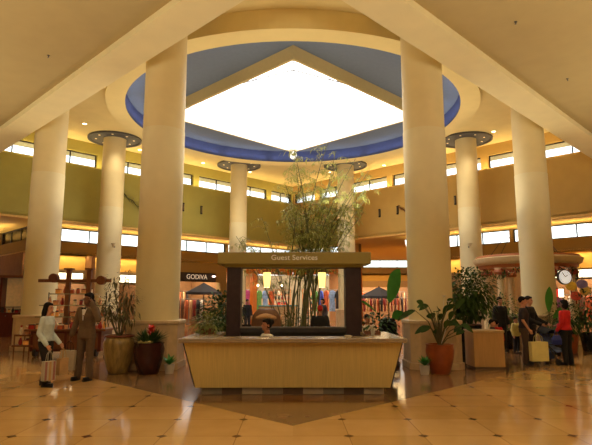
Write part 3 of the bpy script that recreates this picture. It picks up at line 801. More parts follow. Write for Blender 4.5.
    for a in 'np':
        if sleeves == 'long': limb(b, [J[a+'s'], J[a+'e'], J[a+'h'].lerp(J[a+'e'],.06)], (.055,.048,.04), inf*.6)
        else: limb(b, [J[a+'s'], J[a+'s'].lerp(J[a+'e'],.75)], (.056,.052), inf*.7)
    o = remeshed(b, 'jacket' if jacket else 'shirt', top, t, .015, 3)
    if jacket and topm2:
        v = MB(); q = [(-.05,-.13,1.45),(.05,-.13,1.45),(.0,-.158,1.2)]
        v.loft([[V((x,y-.004,z+dz)) for x,y,z in q],[V((x,y+.03,z+dz)) for x,y,z in q]]); v.build('shirt_front', topm2, t)
        MB().tube([V((-.045,-.137,1.445+dz)), V((-.02,-.14,1.445+dz)), V((0,-.142,1.445+dz)), V((.02,-.14,1.445+dz)), V((.045,-.137,1.445+dz))], [.022*s,.016*s,.008*s,.016*s,.022*s], 8).build('bow_tie', black, t)
    # shoes
    for a in 'np':
        sh = MB(); A = J[a+'a']
        sh.loft([[A + Vector((x*w_, y, zz-.08))*s for x, y in [(-.035,.055),(.035,.055),(.045,-.05),(.042,-.14),(.02,-.19),(-.02,-.19),(-.042,-.14),(-.045,-.05)]] for zz, w_ in ((0.0,1.05),(.03,1.08),(.065,.85),(.085,.6))])
        sh.build('shoe', shoes, t, smooth=True, bevel=.004)
    # face
    for q in (-1,1): MB().ball(hp(.03*q,-.082,.012), .0095*s*hs, 8, 6).build('eye', eye_m, t, smooth=True)
    MB().tube([hp(-.022,-.083,-.06), hp(0,-.09,-.058), hp(.022,-.083,-.06)], [.003*s,.0065*s,.003*s], 6).build('mouth', lip_m, t, smooth=True)
    # hair
    b = MB(); hr = [x*s*hs for x in (.086,.1,.1)]
    b.ball(hp(0,.028,.042), hr, 16, 10, rot)
    b.ball(hp(0,-.03,.085), [x*s*hs for x in (.066,.06,.035)], 12, 8, rot)
    if hair_style == 'long':
        b.tube([hp(0,.06,.02), hp(0,.075,-.09), hp(0,.08,-.2), hp(0,.075,-.28)], [.085*s,.098*s,.09*s,.04*s], 14, flat=.75, up=rot @ Vector((0,1,0)))
        for q in (-1,1): b.tube([hp(.07*q,0,.05), hp(.083*q,.01,-.06), hp(.08*q,.02,-.16)], [.025*s,.03*s,.015*s], 8)
    elif hair_style == 'bun':
        b.ball(hp(0,.12,.06), .05*s, 12, 8)
        for q in (-1,1): b.ball(hp(.06*q,.03,.0), [x*s for x in (.03,.06,.06)], 10, 8)
    elif hair_style == 'bob':
        b.ball(hp(0,.04,-.02), [x*s*hs for x in (.098,.09,.12)], 14, 10)
    remeshed(b, 'hair', hair, t, .013, 2)
    return t, J
def dress(name, rgb, **k): return mat(name, rgb, .85, var=.12, scale=14, **k)
def wpos(t, p): return t.matrix_basis @ p
# woman left
wL, JW = person('woman with long dark hair in pale blue top and black trousers, carrying bags', (-4.86,10.5,0), 1.6, 1.4, dress('pale_blue_knit',(196,206,204)), dress('black_trousers',(24,22,24)), skin_l, hair_d,
    pose=dict(nh=(-.20,-.16,.87), ne=(-.205,.03,1.11), ph=(.17,-.22,.88), pe=(.2,.03,1.11), ns=(-.145,0,1.41), ps=(.145,0,1.41), na=(-.1,-.1,.08), nk=(-.1,-.1,.5), pa=(.12,.10,.08)), hair_style='long', voxel=.009, female=True)
mL, JM = person('man in brown suit with bow tie holding a phone to his ear', (-4.38,11.3,0), 1.8, -.25, dress('brown_suit',(104,82,58)), dress('brown_suit_trousers',(98,76,54)), skin_b, hair_d,
    pose=dict(pe=(.33,-.12,1.22), ph=(.15,-.09,1.56), nh=(-.31,-.06,.90), ne=(-.28,.02,1.14), na=(-.14,-.03,.08), pa=(.15,-.05,.08)), voxel=.009, jacket=True, topm2=dress('white_shirt',(226,222,214)), headturn=-.5)
def bag(top, w, h, d, m, label, rz=0, hm=None, stripes=None):
    t = empty('shopping_bag', (top.x, top.y, top.z-.2-h), label, 'shopping bag', rz=rz)
    b = MB(); b.loft([[(-w/2,-d/2,0),(w/2,-d/2,0),(w/2,d/2,0),(-w/2,d/2,0)],[(-w/2,-d/2,h),(w/2,-d/2,h),(w/2,d/2,h),(-w/2,d/2,h)]]); body = b.build('bag_body', m, t, bevel=.004)
    for y in (-d/2+.01, d/2-.01):
        MB().tube([(-w*.22,y,h-.01),(-w*.18,y*.6,h+.13),(0,y*.2,h+.2),(w*.18,y*.6,h+.13),(w*.22,y,h-.01)], .006, 6).build('handle', hm or m, t)
    if stripes:
        for k, sm in enumerate(stripes):
            x = -w/2 + w*(k+.5)/len(stripes)
            MB().box((x,-d/2-.003,h/2),(w/len(stripes)*.5,.004,h*.96)).build('stripe', sm, body)
    return t
bagw = mat('white_paper', (186,174,150), .7, var=.04); bagc = mat('cream_paper', (226,214,140), .7, var=.05); bagt = mat('tan_paper', (186,148,98), .7); pinks = mat('rose_paper', (160,104,98), .7); 
def grip(t, h, e): 
    d = (h-e).normalized(); return wpos(t, h + d*.12)
bpy.context.view_layer.update()
g = grip(mL, JM['nh'], JM['ne']); bag(g, .34, .40, .12, bagw, 'white paper shopping bag in the hand of the man in the suit', rz=-.25, hm=black)
g = grip(wL, JW['nh'], JW['ne']); bag(g, .24, .36, .10, bagw, 'rose striped shopping bag in the hand of the woman with long hair', rz=.95, stripes=[pinks, bagt, pinks])
g = grip(wL, JW['ph'], JW['pe']); bag(g, .22, .32, .1, bagt, 'tan paper bag in the far hand of the woman with long hair', rz=1.2)
ph = empty('phone', wpos(mL, JM['ph'] + Vector((-.035,.0,.10))), 'black mobile phone held to the ear of the man in the suit', 'phone', rz=-.25)
MB().box((0,0,0),(.015,.05,.11)).build('case', black, ph, bevel=.004); MB().box((-.009,0,.01),(.003,.04,.07)).build('screen', darkmetal, ph)

# right group
m1, J1 = person('man in dark shirt and brown trousers carrying a cream bag', (6.08,13.9,0), 1.74, 1.2, dress('dark_plum_shirt',(48,38,42)), dress('brown_grey_trousers',(84,66,52)), skin_l, hair_d,
    pose=dict(nh=(-.28,-.1,.92), ne=(-.26,.03,1.14)), sleeves='short', voxel=.011)
g = grip(m1, J1['nh'], J1['ne']); bag(Vector((g.x+.12,g.y-.06,g.z)), .46, .48, .14, bagc, 'large cream shopping bag held by the man in the dark shirt', rz=.15)
m2, J2 = person('man in black jacket standing beside the man with the cream bag, facing right', (6.62,14.75,0), 1.76, .75, dress('black_jacket',(30,27,30)), dress('black_slacks',(34,30,32)), skin_l, hair_d,
    pose=dict(nh=(-.2,-.38,1.0), ne=(-.27,-.08,1.13), ph=(.2,-.38,1.0), pe=(.27,-.08,1.13)), voxel=.012, jacket=True)
w3, J3 = person('woman in red top and black trousers holding a blue bag', (7.1,13.75,0), 1.66, PI+.55, dress('red_blouse',(200,30,32)), dress('black_leggings',(20,18,20)), skin_b, hair_d,
    pose=dict(ph=(.2,-.14,.92), pe=(.23,.02,1.13), nh=(-.12,-.3,1.05), ne=(-.22,-.05,1.13)), hair_style='bob', female=True, voxel=.011, headturn=.1)
bb = empty('hand_bag', (6.84,13.74,.52), 'small blue bag held by the woman in the red top', 'bag')
MB().loft([[(-.11,-.06,0),(.11,-.06,0),(.11,.06,0),(-.11,.06,0)],[(-.13,-.07,.12),(.13,-.07,.12),(.13,.07,.12),(-.13,.07,.12)],[(-.08,-.02,.24),(.08,-.02,.24),(.08,.02,.24),(-.08,.02,.24)]]).build('bag_body', mat('blue_plastic',(26,46,130),.5), bb, bevel=.02)
MB().tube([(-.06,0,.23),(-.03,0,.34),(.03,0,.34),(.06,0,.23)], .008).build('handle', mat('blue_strap',(30,50,130),.5), bb)
person('person in black coat standing farther back, left of the group', (6.85,17.4,0), 1.75, .3, dress('black_coat',(22,21,24)), dress('black_slacks',(34,30,32)), skin_l, hair_d, jacket=True)
person('child in pale yellow jacket and dark trousers', (7.03,16.7,0), 1.12, .5, dress('pale_yellow_jacket',(220,206,128)), dress('navy_trousers',(26,26,34)), skin_l, hair_d, child=True, jacket=True)
person('shopper in dark coat half hidden behind the man with the cream bag', (7.1,16.0,0), 1.68, .2, dress('dark_brown_coat',(52,40,38)), dress('black_slacks',(34,30,32)), skin_m, hair_d, jacket=True, hair_style='bob', female=True)
person('small child in dark clothes behind the tan block', (5.26,13.95,0), 1.14, 1.0, dress('dark_navy_top',(28,26,34)), dress('navy_trousers',(26,26,34)), skin_l, hair_d, child=True)
person('small child in bright red top behind the tan block', (5.66,14.7,0), 1.1, 2.6, dress('scarlet_top',(206,44,36)), dress('navy_trousers',(26,26,34)), skin_l, hair_d, child=True)
# stroller
st = empty('stroller', (6.85,14.0,0), 'dark folding stroller with a blue and white plaid seat among the shoppers', 'stroller', rz=.5)
frm = MB()
for sx in (-.22,.22):
    frm.tube([(sx,.35,.12),(sx,0,.5),(sx,-.3,.1)], .012); frm.tube([(sx,-.25,.3),(sx,.05,.55),(sx,.42,1.0)], .012)
frm.tube([(-.22,.42,1.0),(0,.46,1.02),(.22,.42,1.0)], .014); frm.tube([(-.22,0,.5),(.22,0,.5)], .01)
frm.build('frame', darkmetal, st)
MB().loft([[(-.2,-.25,.32),(.2,-.25,.32),(.2,-.22,.38),(-.2,-.22,.38)],[(-.2,.08,.36),(.2,.08,.36),(.2,.06,.44),(-.2,.06,.44)],[(-.2,.28,.8),(.2,.28,.8),(.2,.24,.82),(-.2,.24,.82)]]).build('seat', mat('blue_plaid_fabric',(90,110,160),.8,var=.5,scale=16), st, bevel=.01)
MB().loft([[(.2*math.cos(a),.3-.0*k,.8) if 0 else (.21*math.cos(a), .3-.16*k, .78+.2*math.sin(a)*(1-.25*k)) for a in [PI*i/8 for i in range(9)]] for k in range(3)], cap=False).build('hood', black, st)
for sx in (-.24,.24):
    for y in (.35,-.3):
        w = MB(); w.tube([(sx-.02,y,.09),(sx+.02,y,.09)], .085, 16); w.build('wheel', black, st, smooth=True)
MB().loft([[(-.16,.1,.12),(.16,.1,.12),(.16,.34,.14),(-.16,.34,.14)],[(-.2,.08,.3),(.2,.08,.3),(.2,.36,.3),(-.2,.36,.3)]]).build('basket', mat('blue_basket',(50,80,150),.7), st)

# kiosk staff and visitors
r1, JR = person('seated receptionist with dark tied hair and white shirt behind the desk', (-.5,10.3,0), 1.72, -1.1, dress('white_blouse',(226,220,210)), dress('black_slacks',(34,30,32)), skin_m, hair_d,
    pose=dict(nh=(-.16,-.33,.80), ne=(-.22,-.08,.72), ph=(.16,-.33,.80), pe=(.22,-.08,.72)), hair_style='bun', female=True, seated=True, voxel=.010)
pc, _ = person('person in black jacket and red cap behind the kiosk', (.68,13.2,0), 1.52, PI*.9, dress('black_coat',(22,21,24)), dress('black_slacks',(34,30,32)), skin_m, mat('red_cap_cloth',(176,26,30),.8), jacket=True)
[setattr(c, 'name', 'cap') for c in pc.children if c.name.startswith('hair')]
r2, _ = person('seated person in white shirt right of the kiosk', (2.05,14.6,0), 1.68, .35, dress('cream_shirt',(214,200,176)), dress('black_slacks',(34,30,32)), skin_m, hair_d,
    pose=dict(nh=(-.2,-.34,.76), ne=(-.25,-.08,.70), ph=(.2,-.34,.76), pe=(.25,-.08,.70)), seated=True)
person('distant person in dark clothes at the orange shopfront', (-2.42,28,0), 1.7, .6, dress('black_coat',(22,21,24)), dress('black_slacks',(34,30,32)), skin_m, hair_d, jacket=True)
person('distant dark haired shopper in black seen right of the red cap', (1.35,24,0), 1.72, -.8, dress('charcoal_coat',(44,36,36)), dress('black_slacks',(34,30,32)), skin_m, hair_d, jacket=True, hair_style='bob', female=True)
def chair(X, Y, rz, label, m, back=.95):
    t = empty('office_chair', (X,Y,0), label, 'chair', rz=rz)
    MB().box((0,0,.425),(.46,.44,.06)).build('seat', m, t, bevel=.02)
    MB().loft([[(-.2,.2,.52),(.2,.2,.52),(.2,.26,.52),(-.2,.26,.52)],[(-.23,.22,back-.15),(.23,.22,back-.15),(.23,.29,back-.15),(-.23,.29,back-.15)],[(-.17,.24,back),(.17,.24,back),(.17,.29,back),(-.17,.29,back)]]).build('backrest', m, t, bevel=.02)
    MB().tube([(0,0,.06),(0,0,.4)], .03).build('pillar', darkmetal, t)
    MB().tube([(0,.18,.4),(0,.3,.45),(0,.28,.6)], .018).build('back_bracket', darkmetal, t)
    for k in range(5):
        a = k*2*PI/5; MB().tube([(0,0,.09),(.28*math.cos(a),.28*math.sin(a),.06),(.28*math.cos(a),.28*math.sin(a),.0)], .02).build('leg', darkmetal, t)
chair(-.5,10.3,-1.1,'black office chair under the receptionist at the desk', black, .9)
chair(2.05,14.6,.35,'black office chair under the person in the white shirt', black, .9)
chair(2.5,13.75,PI*.9,'empty black high-backed chair beside the person in the white shirt', black, 1.2)
# brown high-backed chair behind the kiosk
t = empty('lounge_chair', (-.62,12.7,0), 'brown leather high rounded chair back seen behind the receptionist', 'chair', rz=PI)
lea = mat('brown_leather',(96,62,38),.5,var=.12)
MB().box((0,-.05,.36),(.66,.6,.2)).build('seat', lea, t, bevel=.05)
MB().loft([[(-.34,.2,.3),(.34,.2,.3),(.34,.36,.3),(-.34,.36,.3)],[(-.36,.24,1.0),(.36,.24,1.0),(.36,.42,1.0),(-.36,.42,1.0)],[(-.33,.26,1.3),(.33,.26,1.3),(.33,.46,1.3),(-.33,.46,1.3)],[(-.2,.3,1.46),(.2,.3,1.46),(.2,.44,1.46),(-.2,.44,1.46)]]).build('backrest', lea, t, bevel=.05, smooth=True)
MB().tube([(-.34,.36,1.24),(0,.48,1.3),(.34,.36,1.24)], .06, 10).build('headrest', mat('tan_leather',(170,130,92),.45), t, smooth=True)
for x in (-.28,.28):
    MB().box((x*1.25,-.05,.55),(.1,.56,.12)).build('armrest', lea, t, bevel=.03)
    for y in (-.28,.24): MB().tube([(x,y,.27),(x,y,0)], [.025,.018]).build('leg', wood_brown, t)
# items on the desk
for i, (X, m_, lab) in enumerate(((.98,bagw,'small stack of white leaflets on the right end of the countertop'),(1.55,wood_brown,'low brown tray on the right return of the desk'))):
    t = empty('leaflet_stack' if i == 0 else 'tray', (X, 9.5 if i == 0 else 10.4, 1.0), lab, 'leaflets' if i == 0 else 'tray')
    if i == 0:
        for k in range(4): MB().box((0.004*k,0,.004+.008*k),(.1,.21,.007),rz=.05*k).build('leaflet', m_, t)
    else:
        MB().box((0,0,.01),(.3,.2,.02)).build('tray_base', m_, t)
        for y in (-.1,.1): MB().box((0,y,.03),(.3,.012,.06)).build('tray_side', m_, t)
t = empty('cup', (1.52,10.1,1.0), 'small white cup on the right return of the desk', 'cup')
MB().lathe([(.03,0),(.042,.1),(.037,.1),(.026,.01)], n=16).build('cup_body', whp_m, t, smooth=True); MB().ring([(.012,.0),(.018,.0),(.018,.006),(.012,.006)], (.045,0,.05), 12).build('handle', whp_m, t)
t = empty('magazine_rack', (-1.15,12.3,0), 'dark rack of colourful magazines beside the left kiosk post', 'rack')
MB().box((0,.06,.55),(.36,.03,1.1),rx=-.12).build('back_panel', black, t); MB().box((0,0,.04),(.38,.3,.08)).build('base', black, t)
for k, c_ in enumerate(((200,60,50),(220,214,200),(60,90,160))):
    MB().box((0,-.02-.02*k+.03,.95-.22*k),(.26,.02,.2),rx=-.2).build('magazine', mat('magazine_%d' % k, c_, .4, var=.3, scale=12), t)

# ------------------------------------------------------------------ wooden cart (left)
ct = empty('vendor_cart', (-6.75,16.3,0), 'dark wooden vendor cart with tall posts and a long cross beam', 'cart')
MB().box((0,0,.45),(2.1,.95,.6)).build('body', wood_red, ct, bevel=.02)
MB().box((0,0,.78),(2.4,1.15,.06)).build('counter', wood_brown, ct, bevel=.01)
for k in range(4): MB().box((-.75+.5*k,-.485,.45),(.42,.03,.46)).build('front_panel', wood_brown, ct, bevel=.01)
for px in (70.5, 91): 
    X = (px-CX)/F*16.3+6.75
    MB().box((X,0,1.71),(.13,.13,1.8)).build('post', wood_brown, ct, bevel=.01)
    MB().box((X,0,2.62),(.24,.24,.05)).build('post_cap', wood_brown, ct)
MB().box((-.03,0,2.26),(2.25,.09,.10)).build('cross_beam', wood_brown, ct, bevel=.01)
for px, m_ in ((56,mat('red_brown_disc',(100,48,30),.5)),(103,wood_brown)):
    X = (px-CX)/F*16.3+6.75
    w = MB(); w.tube([(X,-.09,2.34 if px == 56 else 2.27),(X,.09,2.34 if px == 56 else 2.27)], .14, 20, up=(0,0,1)); w.build('wheel', m_, ct, smooth=True)
for z, wd in ((1.15,2.2),(1.5,2.0),(1.85,1.4)): MB().box((-.05,.08,z),(wd,.34,.03)).build('shelf', mat('glass_shelf_edge',(150,140,110),.2), ct)
for x in (-.9,.9):
    MB().tube([(x,.2,.8),(x,.2,1.9)], .015).build('shelf_upright', darkmetal, ct)
    for y in (-.42,.42): w = MB(); w.tube([(x-.04,y,.12),(x+.04,y,.12)], .12, 16); w.build('caster', darkmetal, ct, smooth=True)
MB().box((-1.25,-.2,.62),(.5,.6,.05)).build('side_tray', wood_brown, ct); MB().box((-1.25,-.2,.32),(.6,.7,.05)).build('side_tray', wood_brown, ct)
for x in (-1.5,-1.05):
    MB().tube([(x,-.5,0),(x,-.5,.65)], .02).build('tray_leg', wood_brown, ct); MB().tube([(x,.1,0),(x,.1,.65)], .02).build('tray_leg', wood_brown, ct)
# goods on the cart
gm = [mat('goods_%s' % n_, c_, .4, var=.25, scale=10, emit=e_) for n_, c_, e_ in (('rust',(176,84,50),0),('peach',(226,168,120),0),('ivory',(232,216,186),0),('crimson',(160,34,34),0),('amber',(214,140,60),.15),('dark',(50,32,26),0))]
gn = ['rust','peach','ivory','crimson','amber','dark brown']
rg = random.Random(77)
protos = {}
def goods(kind, ci):
    key = (kind, ci)
    t = bpy.data.objects.new({'jar':'candle_jar','box':'gift_box','vase':'small_vase'}[kind], None); COL.objects.link(t)
    if kind == 'jar':
        MB().lathe([(.05,0),(.055,.01),(.055,.11),(.045,.13)], n=14).build('jar', gm[ci], t, smooth=True); MB().lathe([(.05,.13),(.05,.16),(.015,.165)], n=14).build('lid', gm[5], t, smooth=True)
    elif kind == 'box':
        MB().box((0,0,.06),(.15,.12,.12)).build('box', gm[ci], t, bevel=.005); MB().box((0,0,.125),(.155,.125,.03)).build('lid', gm[(ci+2) % 6], t, bevel=.004)
    else:
        MB().lathe([(.035,0),(.06,.06),(.05,.13),(.025,.18),(.035,.21)], n=14).build('vase', gm[ci], t, smooth=True)
        mb = MB()
        for k in range(10): mb.leaf((0,0,.2), (rg.uniform(-1,1), rg.uniform(-1,1), 1.2), .1, .04)
        mb.build('flowers', gm[(ci+1) % 6], t)
    return t
levels = [(.81,[-1.1,1.1],[-.5,-.15],26,'on the counter of the wooden cart'),(1.165,[-1.0,.95],[0,.1],11,'on the lowest shelf of the wooden cart'),(1.515,[-.9,.85],[0,.1],9,'on the middle shelf of the wooden cart'),(1.865,[-.65,.55],[0,.1],6,'on the top shelf of the wooden cart'),(.645,[-1.45,-1.1],[-.42,.0],4,'on the upper side tray of the wooden cart'),(.345,[-1.45,-1.1],[-.42,.0],4,'on the lower side tray of the wooden cart')]
KN = {'jar':'lidded candle jar','box':'gift box','vase':'vase of dried flowers'}
for z, xr, yr, n, where in levels:
    rows = 2 if n > 20 else (2 if n == 4 else 1)
    per = n//rows
    for k in range(n):
        kind = rg.choice(('jar','box','vase')); ci = rg.choice((0,0,1,1,2,3,4,5))
        if (kind, ci) not in protos: o = protos[(kind, ci)] = goods(kind, ci)
        else: o = copy_tree(protos[(kind, ci)])
        i = k % per; r = k // per
        x = xr[0] + (xr[1]-xr[0])*(i+.5)/per; y = yr[0] if r == 0 else yr[1]
        if rows == 1: y = .08
        o.location = (-6.75+x, 16.3+y, z)
        tag(o, 'small %s %s %s' % (gn[ci], KN[kind], where), {'jar':'jar','box':'box','vase':'vase'}[kind], '%s %ss %s' % (gn[ci], KN[kind], where))

# ------------------------------------------------------------------ shops: signs, racks, garments
def sign(fr, s0, s1, z0, z1, tt, m, label, frame=darkmetal, text=None, tm=None, size=.3):
    A, d, n, L = fr; c = A + d*((s0+s1)/2) + n*tt
    ang = math.atan2(d.y, d.x)
    t = empty('shop_sign', (c.x, c.y, z0), label, 'sign', rz=ang)
    # local -Y must face the hall: outward normal is +Y after rotation when n = rot90(d)
    sg = 1 if d.cross(n).z > 0 else -1
    w = s1-s0
    MB().box((0,0,(z1-z0)/2),(w,.1,z1-z0)).build('sign_box', frame, t)
    MB().box((0,-.055*sg,(z1-z0)/2),(w-.08,.012,z1-z0-.08)).build('sign_face', m, t)
    if text:
        text_mesh('lettering', text, size, tm, t, (0, -.065*sg, (z1-z0)/2), (PI/2,0,0) if sg > 0 else (PI/2,0,PI))
    return t
sign(loL, .8, 3.0, 2.65, 3.15, .22, white_em, 'long lit white sign panel left of the cart posts')
sign(loL, 3.8, 6.4, 2.65, 3.15, .22, white_em, 'long lit white sign panel right of the cart posts')
loRetM = (loRet[0], loRet[1], loRet[2], loRet[3])
sign(loRet, 1.0, 3.8, 2.65, 3.2, .22, white_em, 'lit white sign panel at the far left edge', text='SALE', tm=mat('grey_letter',(170,150,110),.5), size=.28) if 0 else sign(loRet, 1.0, 3.8, 2.65, 3.2, .22, white_em, 'lit white sign panel at the far left edge')
t = sign(loL, 8.75, 11.75, 2.86, 3.42, -.04, mat('dark_sign_face',(40,28,26),.4), 'dark shop sign with pale lettering left of the kiosk', text='GODIVA', tm=mat('pale_letter',(226,214,190),.4,emit=.4), size=.42)
MB().lathe([(.1,-.03),(.1,.03)], n=14).build('sign_lamp', mat('sign_lamp_glow',(255,235,225),.4,emit=8,emit_rgb=(255,220,210)), t).location = (1.3,-.1,.36)
red_em = mat('red_sign_face', (214,60,44), .5, emit=1.2, var=.3, scale=3)

GC = {'dark red':(124,34,30),'brown':(104,66,42),'black':(30,27,28),'tan':(186,150,104),'rust':(176,84,42),'white':(216,206,190),'royal blue':(50,70,160),'magenta':(170,70,140),'leaf green':(96,150,76),'sky blue':(120,150,196),'grey':(110,104,100)}
gproto = {}
def garment(color, big=False):
    key = (color, big)
    if key in gproto: return copy_tree(gproto[key])
    t = bpy.data.objects.new('hanging_garment', None); COL.objects.link(t)
    L = 1.25 if not big else 1.55
    out = [(-.10,0),(-.24,-.08),(-.36,-.55),(-.27,-.6),(-.2,-.3),(-.24,-L),(.24,-L),(.2,-.3),(.27,-.6),(.36,-.55),(.24,-.08),(.10,0)]
    m_ = mat('cloth_'+color.replace(' ','_'), GC[color], .85, var=.35 if big else .2, scale=7)
    a = [(x,-.05,z) for x,z in out]; b = [(x,.05,z) for x,z in out]
    MB().loft([a,b]).build('garment_body', m_, t, bevel=.015)
    MB().tube([(-.16,0,-.02),(0,0,.05),(.16,0,-.02)], .01, 6).build('hanger', darkmetal, t)
    gproto[key] = t
    return t
def rack(fr, s0, s1, tt, z, colors, where, sid, big=False, step=.3, hand=0):
    A, d, n, L = fr; c = A + d*((s0+s1)/2) + n*tt; ang = math.atan2(d.y, d.x); w = s1-s0
    t = empty('clothes_rack', (c.x, c.y, 0), 'metal clothes rail %s' % where, 'clothes rack', rz=ang)
    MB().tube([(-w/2,0,z),(w/2,0,z)], .02).build('rail', greymetal, t)
    for x in (-w/2,w/2):
        MB().tube([(x,0,0),(x,0,z)], .02).build('upright', greymetal, t); MB().box((x,0,.02),(.06,.5,.04)).build('foot', greymetal, t)
    k = int(w/step)
    for i in range(k):
        p = A + d*(s0 + (i+.5)*w/k) + n*tt
        cn = colors[i % len(colors)] if not callable(colors) else colors(i)
        o = garment(cn, big); o.location = (p.x, p.y, z-.055); o.rotation_euler = (0,0, ang + (PI/2*.75 if not big else 0) + R.uniform(-.15,.15))
        tag(o, '%s garment hanging on the rail %s' % (cn, where), 'garment', '%s garments on the rail %s' % (cn, where))
rack(loL, 7.6, 11.9, 1.4, 1.75, ['black','brown','rust','tan','dark red','black','white'], 'under the dark sign', 'a')
rack(loL, 7.6, 11.9, 3.2, 2.3, ['brown','rust','tan','black','dark red'], 'far behind the dark sign', 'a')
rack(loL, 14.5, 18.8, 1.8, 2.45, ['royal blue','white','magenta','black','leaf green','sky blue','rust'], 'in the orange shop, left', 'b', True, .55)
rack(loR1, .3, 3.9, 1.8, 2.45, ['leaf green','royal blue','rust','sky blue','black','magenta'], 'in the orange shop, right', 'b', True, .55)
rack(far, .4, 6.4, .9, 1.9, ['dark red','brown','rust','black','dark red','tan'], 'ending the side concourse', 'c', False, .32)
rack(far, .4, 6.4, 2.6, 2.5, ['rust','dark red','brown','tan'], 'at the back of the far concourse shop', 'c', False, .36)
# display counter with teal top
A, d, n, L = loL; c = A + d*16.2 - n*1.4
t = empty('display_counter', (c.x, c.y, 0), 'long low display counter with a teal top in front of the orange shop', 'counter', rz=PI/4)
MB().box((0,0,.62),(3.0,.6,1.24)).build('body', mat('cream_laminate',(190,168,130),.5), t, bevel=.01); MB().box((0,0,1.28),(3.1,.7,.08)).build('top', mat('teal_laminate',(70,150,168),.4), t, bevel=.01)
for s_, z_, lab in ((20.45,2.6,'left'),(22.2,1.0,'right')):
    c = A + d*s_ + n*z_
    t = empty('shelving_unit', (c.x, c.y, 0), 'orange wooden shelves at the back of the orange shop, %s unit' % lab, 'shelves')
    for x in (-.7,.7): MB().box((x,0,1.3),(.05,.4,2.6)).build('side_panel', wood_orange, t)
    for k in range(7): MB().box((0,0,.1+.4*k),(1.4,.4,.04)).build('shelf', wood_orange, t)
    for k in range(1, 6):
        for j in range(5):
            o = copy_tree(protos[R.choice(list(protos))]); p = Vector((-.52+.26*j,-.05,0))
            o.location = (c.x+p.x, c.y+p.y, .12+.4*k); o.scale = (1.6,1.6,1.6)
            tag(o, 'small ware on the %s orange shelves of the orange shop' % lab, 'ware', 'wares on the %s orange shelves' % lab)
for s_, z_ in ((15.3,2.7),(17.6,2.75)):
    c = A + d*s_ - n*.3
    t = empty('spotlight', (c.x, c.y, z_), 'small glowing spotlight over the orange shopfront', 'spotlight', 'spotlights over the orange shopfront')
    MB().tube([(0,0,.1),(0,0,.85)], .015).build('stem', darkmetal, t); MB().ball((0,0,0), .09).build('bulb', mat('warm_bulb',(255,225,190),.4,emit=9,emit_rgb=(255,205,160)), t, smooth=True)
# umbrellas
def umbrella(X, Y, z, r, label):
    t = empty('market_umbrella', (X,Y,0), label, 'umbrella')
    um = mat('grey_canvas',(62,56,56),.85,var=.08)
    MB().lathe([(.03,z),(r*.35,z-.14),(r,z-.42),(r,z-.52),(r*.97,z-.43),(r*.34,z-.17),(.02,z-.03)], n=8).build('canopy', um, t)
    MB().tube([(0,0,0),(0,0,z+.05)], .025).build('pole', wood_brown, t); MB().lathe([(.25,0),(.25,.06),(.05,.1)], n=20).build('base', darkmetal, t)
    for k in range(8):
        a = k*PI/4; MB().tube([(0,0,z-.08),(r*.95*math.cos(a), r*.95*math.sin(a), z-.44)], .01, 5).build('rib', wood_brown, t)
umbrella(at(204,283,24).x, 24, at(204,283,24).z, .82, 'grey market umbrella left of the kiosk under the shop sign')
umbrella(at(379,287,24).x, 24, at(379,287,24).z, .9, 'grey market umbrella right of the kiosk by the banana leaf')

# left edge shop cabinet
t = empty('display_cabinet', (-13.0,24.6,0), 'dark red wooden display cabinet with a lit case at the far left', 'cabinet', rz=.1)
MB().box((0,0,.55),(1.1,.6,1.1)).build('base_cabinet', wood_red, t, bevel=.01)
MB().box((0,.27,1.9),(1.0,.05,1.6)).build('back_panel', mat('lit_cream_panel',(226,186,120),.5,emit=.08), t)
for x in (-.52,.52): MB().box((x,0,1.9),(.09,.5,1.6)).build('side_post', wood_red, t)
MB().box((0,0,2.75),(1.25,.66,.12)).build('cornice', wood_brown, t, bevel=.01)
for z_ in (1.35,): MB().box((0,0,z_),(.95,.5,.03)).build('shelf', wood_brown, t)
for x in (-.2,.2): MB().ball((x,-.32,.95), .025).build('knob', greymetal, t)
rgc = random.Random(5)
for k in range(5):
    o = copy_tree(protos[rgc.choice(list(protos))]); ci = 0
    o.location = (-13.0-.36+.18*k, 24.55, 1.1); tag(o, 'small ware on the ledge of the dark red cabinet at far left', 'ware', 'wares on the dark red cabinet')

# ------------------------------------------------------------------ round kiosk at right
RX, RY = 9.4, 20.9
t = empty('round_kiosk', (RX, RY, 0), 'round open kiosk with cream columns and a ring canopy behind the right column', 'kiosk')
rim = mat('cream_moulding',(226,204,160),.6,var=.06); cop = mat('copper_moulding',(176,104,58),.5,var=.1)
MB().ring([(1.55,3.02),(1.85,3.02),(2.0,3.12),(2.05,3.28),(1.95,3.32),(1.55,3.32)], n=56).build('ring_canopy', rim, t, smooth=True)
MB().ring([(1.5,2.9),(1.78,2.9),(1.86,3.02),(1.5,3.02)], n=56).build('ring_soffit', cop, t, smooth=True)
MB().ring([(1.5,3.32),(1.97,3.32),(1.9,3.4),(1.5,3.4)], n=56).build('copper_band', cop, t, smooth=True)
for k in range(6):
    a = k*PI/3 + .52; x, y = 1.6*math.cos(a), 1.6*math.sin(a)
    c_ = MB().lathe([(.2,0),(.2,.1),(.15,.14),(.13,2.6),(.15,2.66),(.2,2.7),(.22,2.9)], (x,y,0), 20).build('column', rim, t, smooth=True)
    MB().lathe([(.2,2.64),(.26,2.74),(.2,2.86)], (x,y,0), 16).build('capital', cop, c_, smooth=True)
for k in range(4):
    a = k*PI/2+.3; MB().tube([(1.7*math.cos(a),1.7*math.sin(a),3.38),(.9*math.cos(a),.9*math.sin(a),4.3)], .012).build('stay_cable', darkmetal, t)
MB().lathe([(1.25,0),(1.25,.95),(1.32,.97),(1.32,1.03),(.9,1.03)], n=40).build('counter', mat('kiosk_counter',(120,82,52),.5), t, smooth=True)
mb = MB(); rr = random.Random(90)
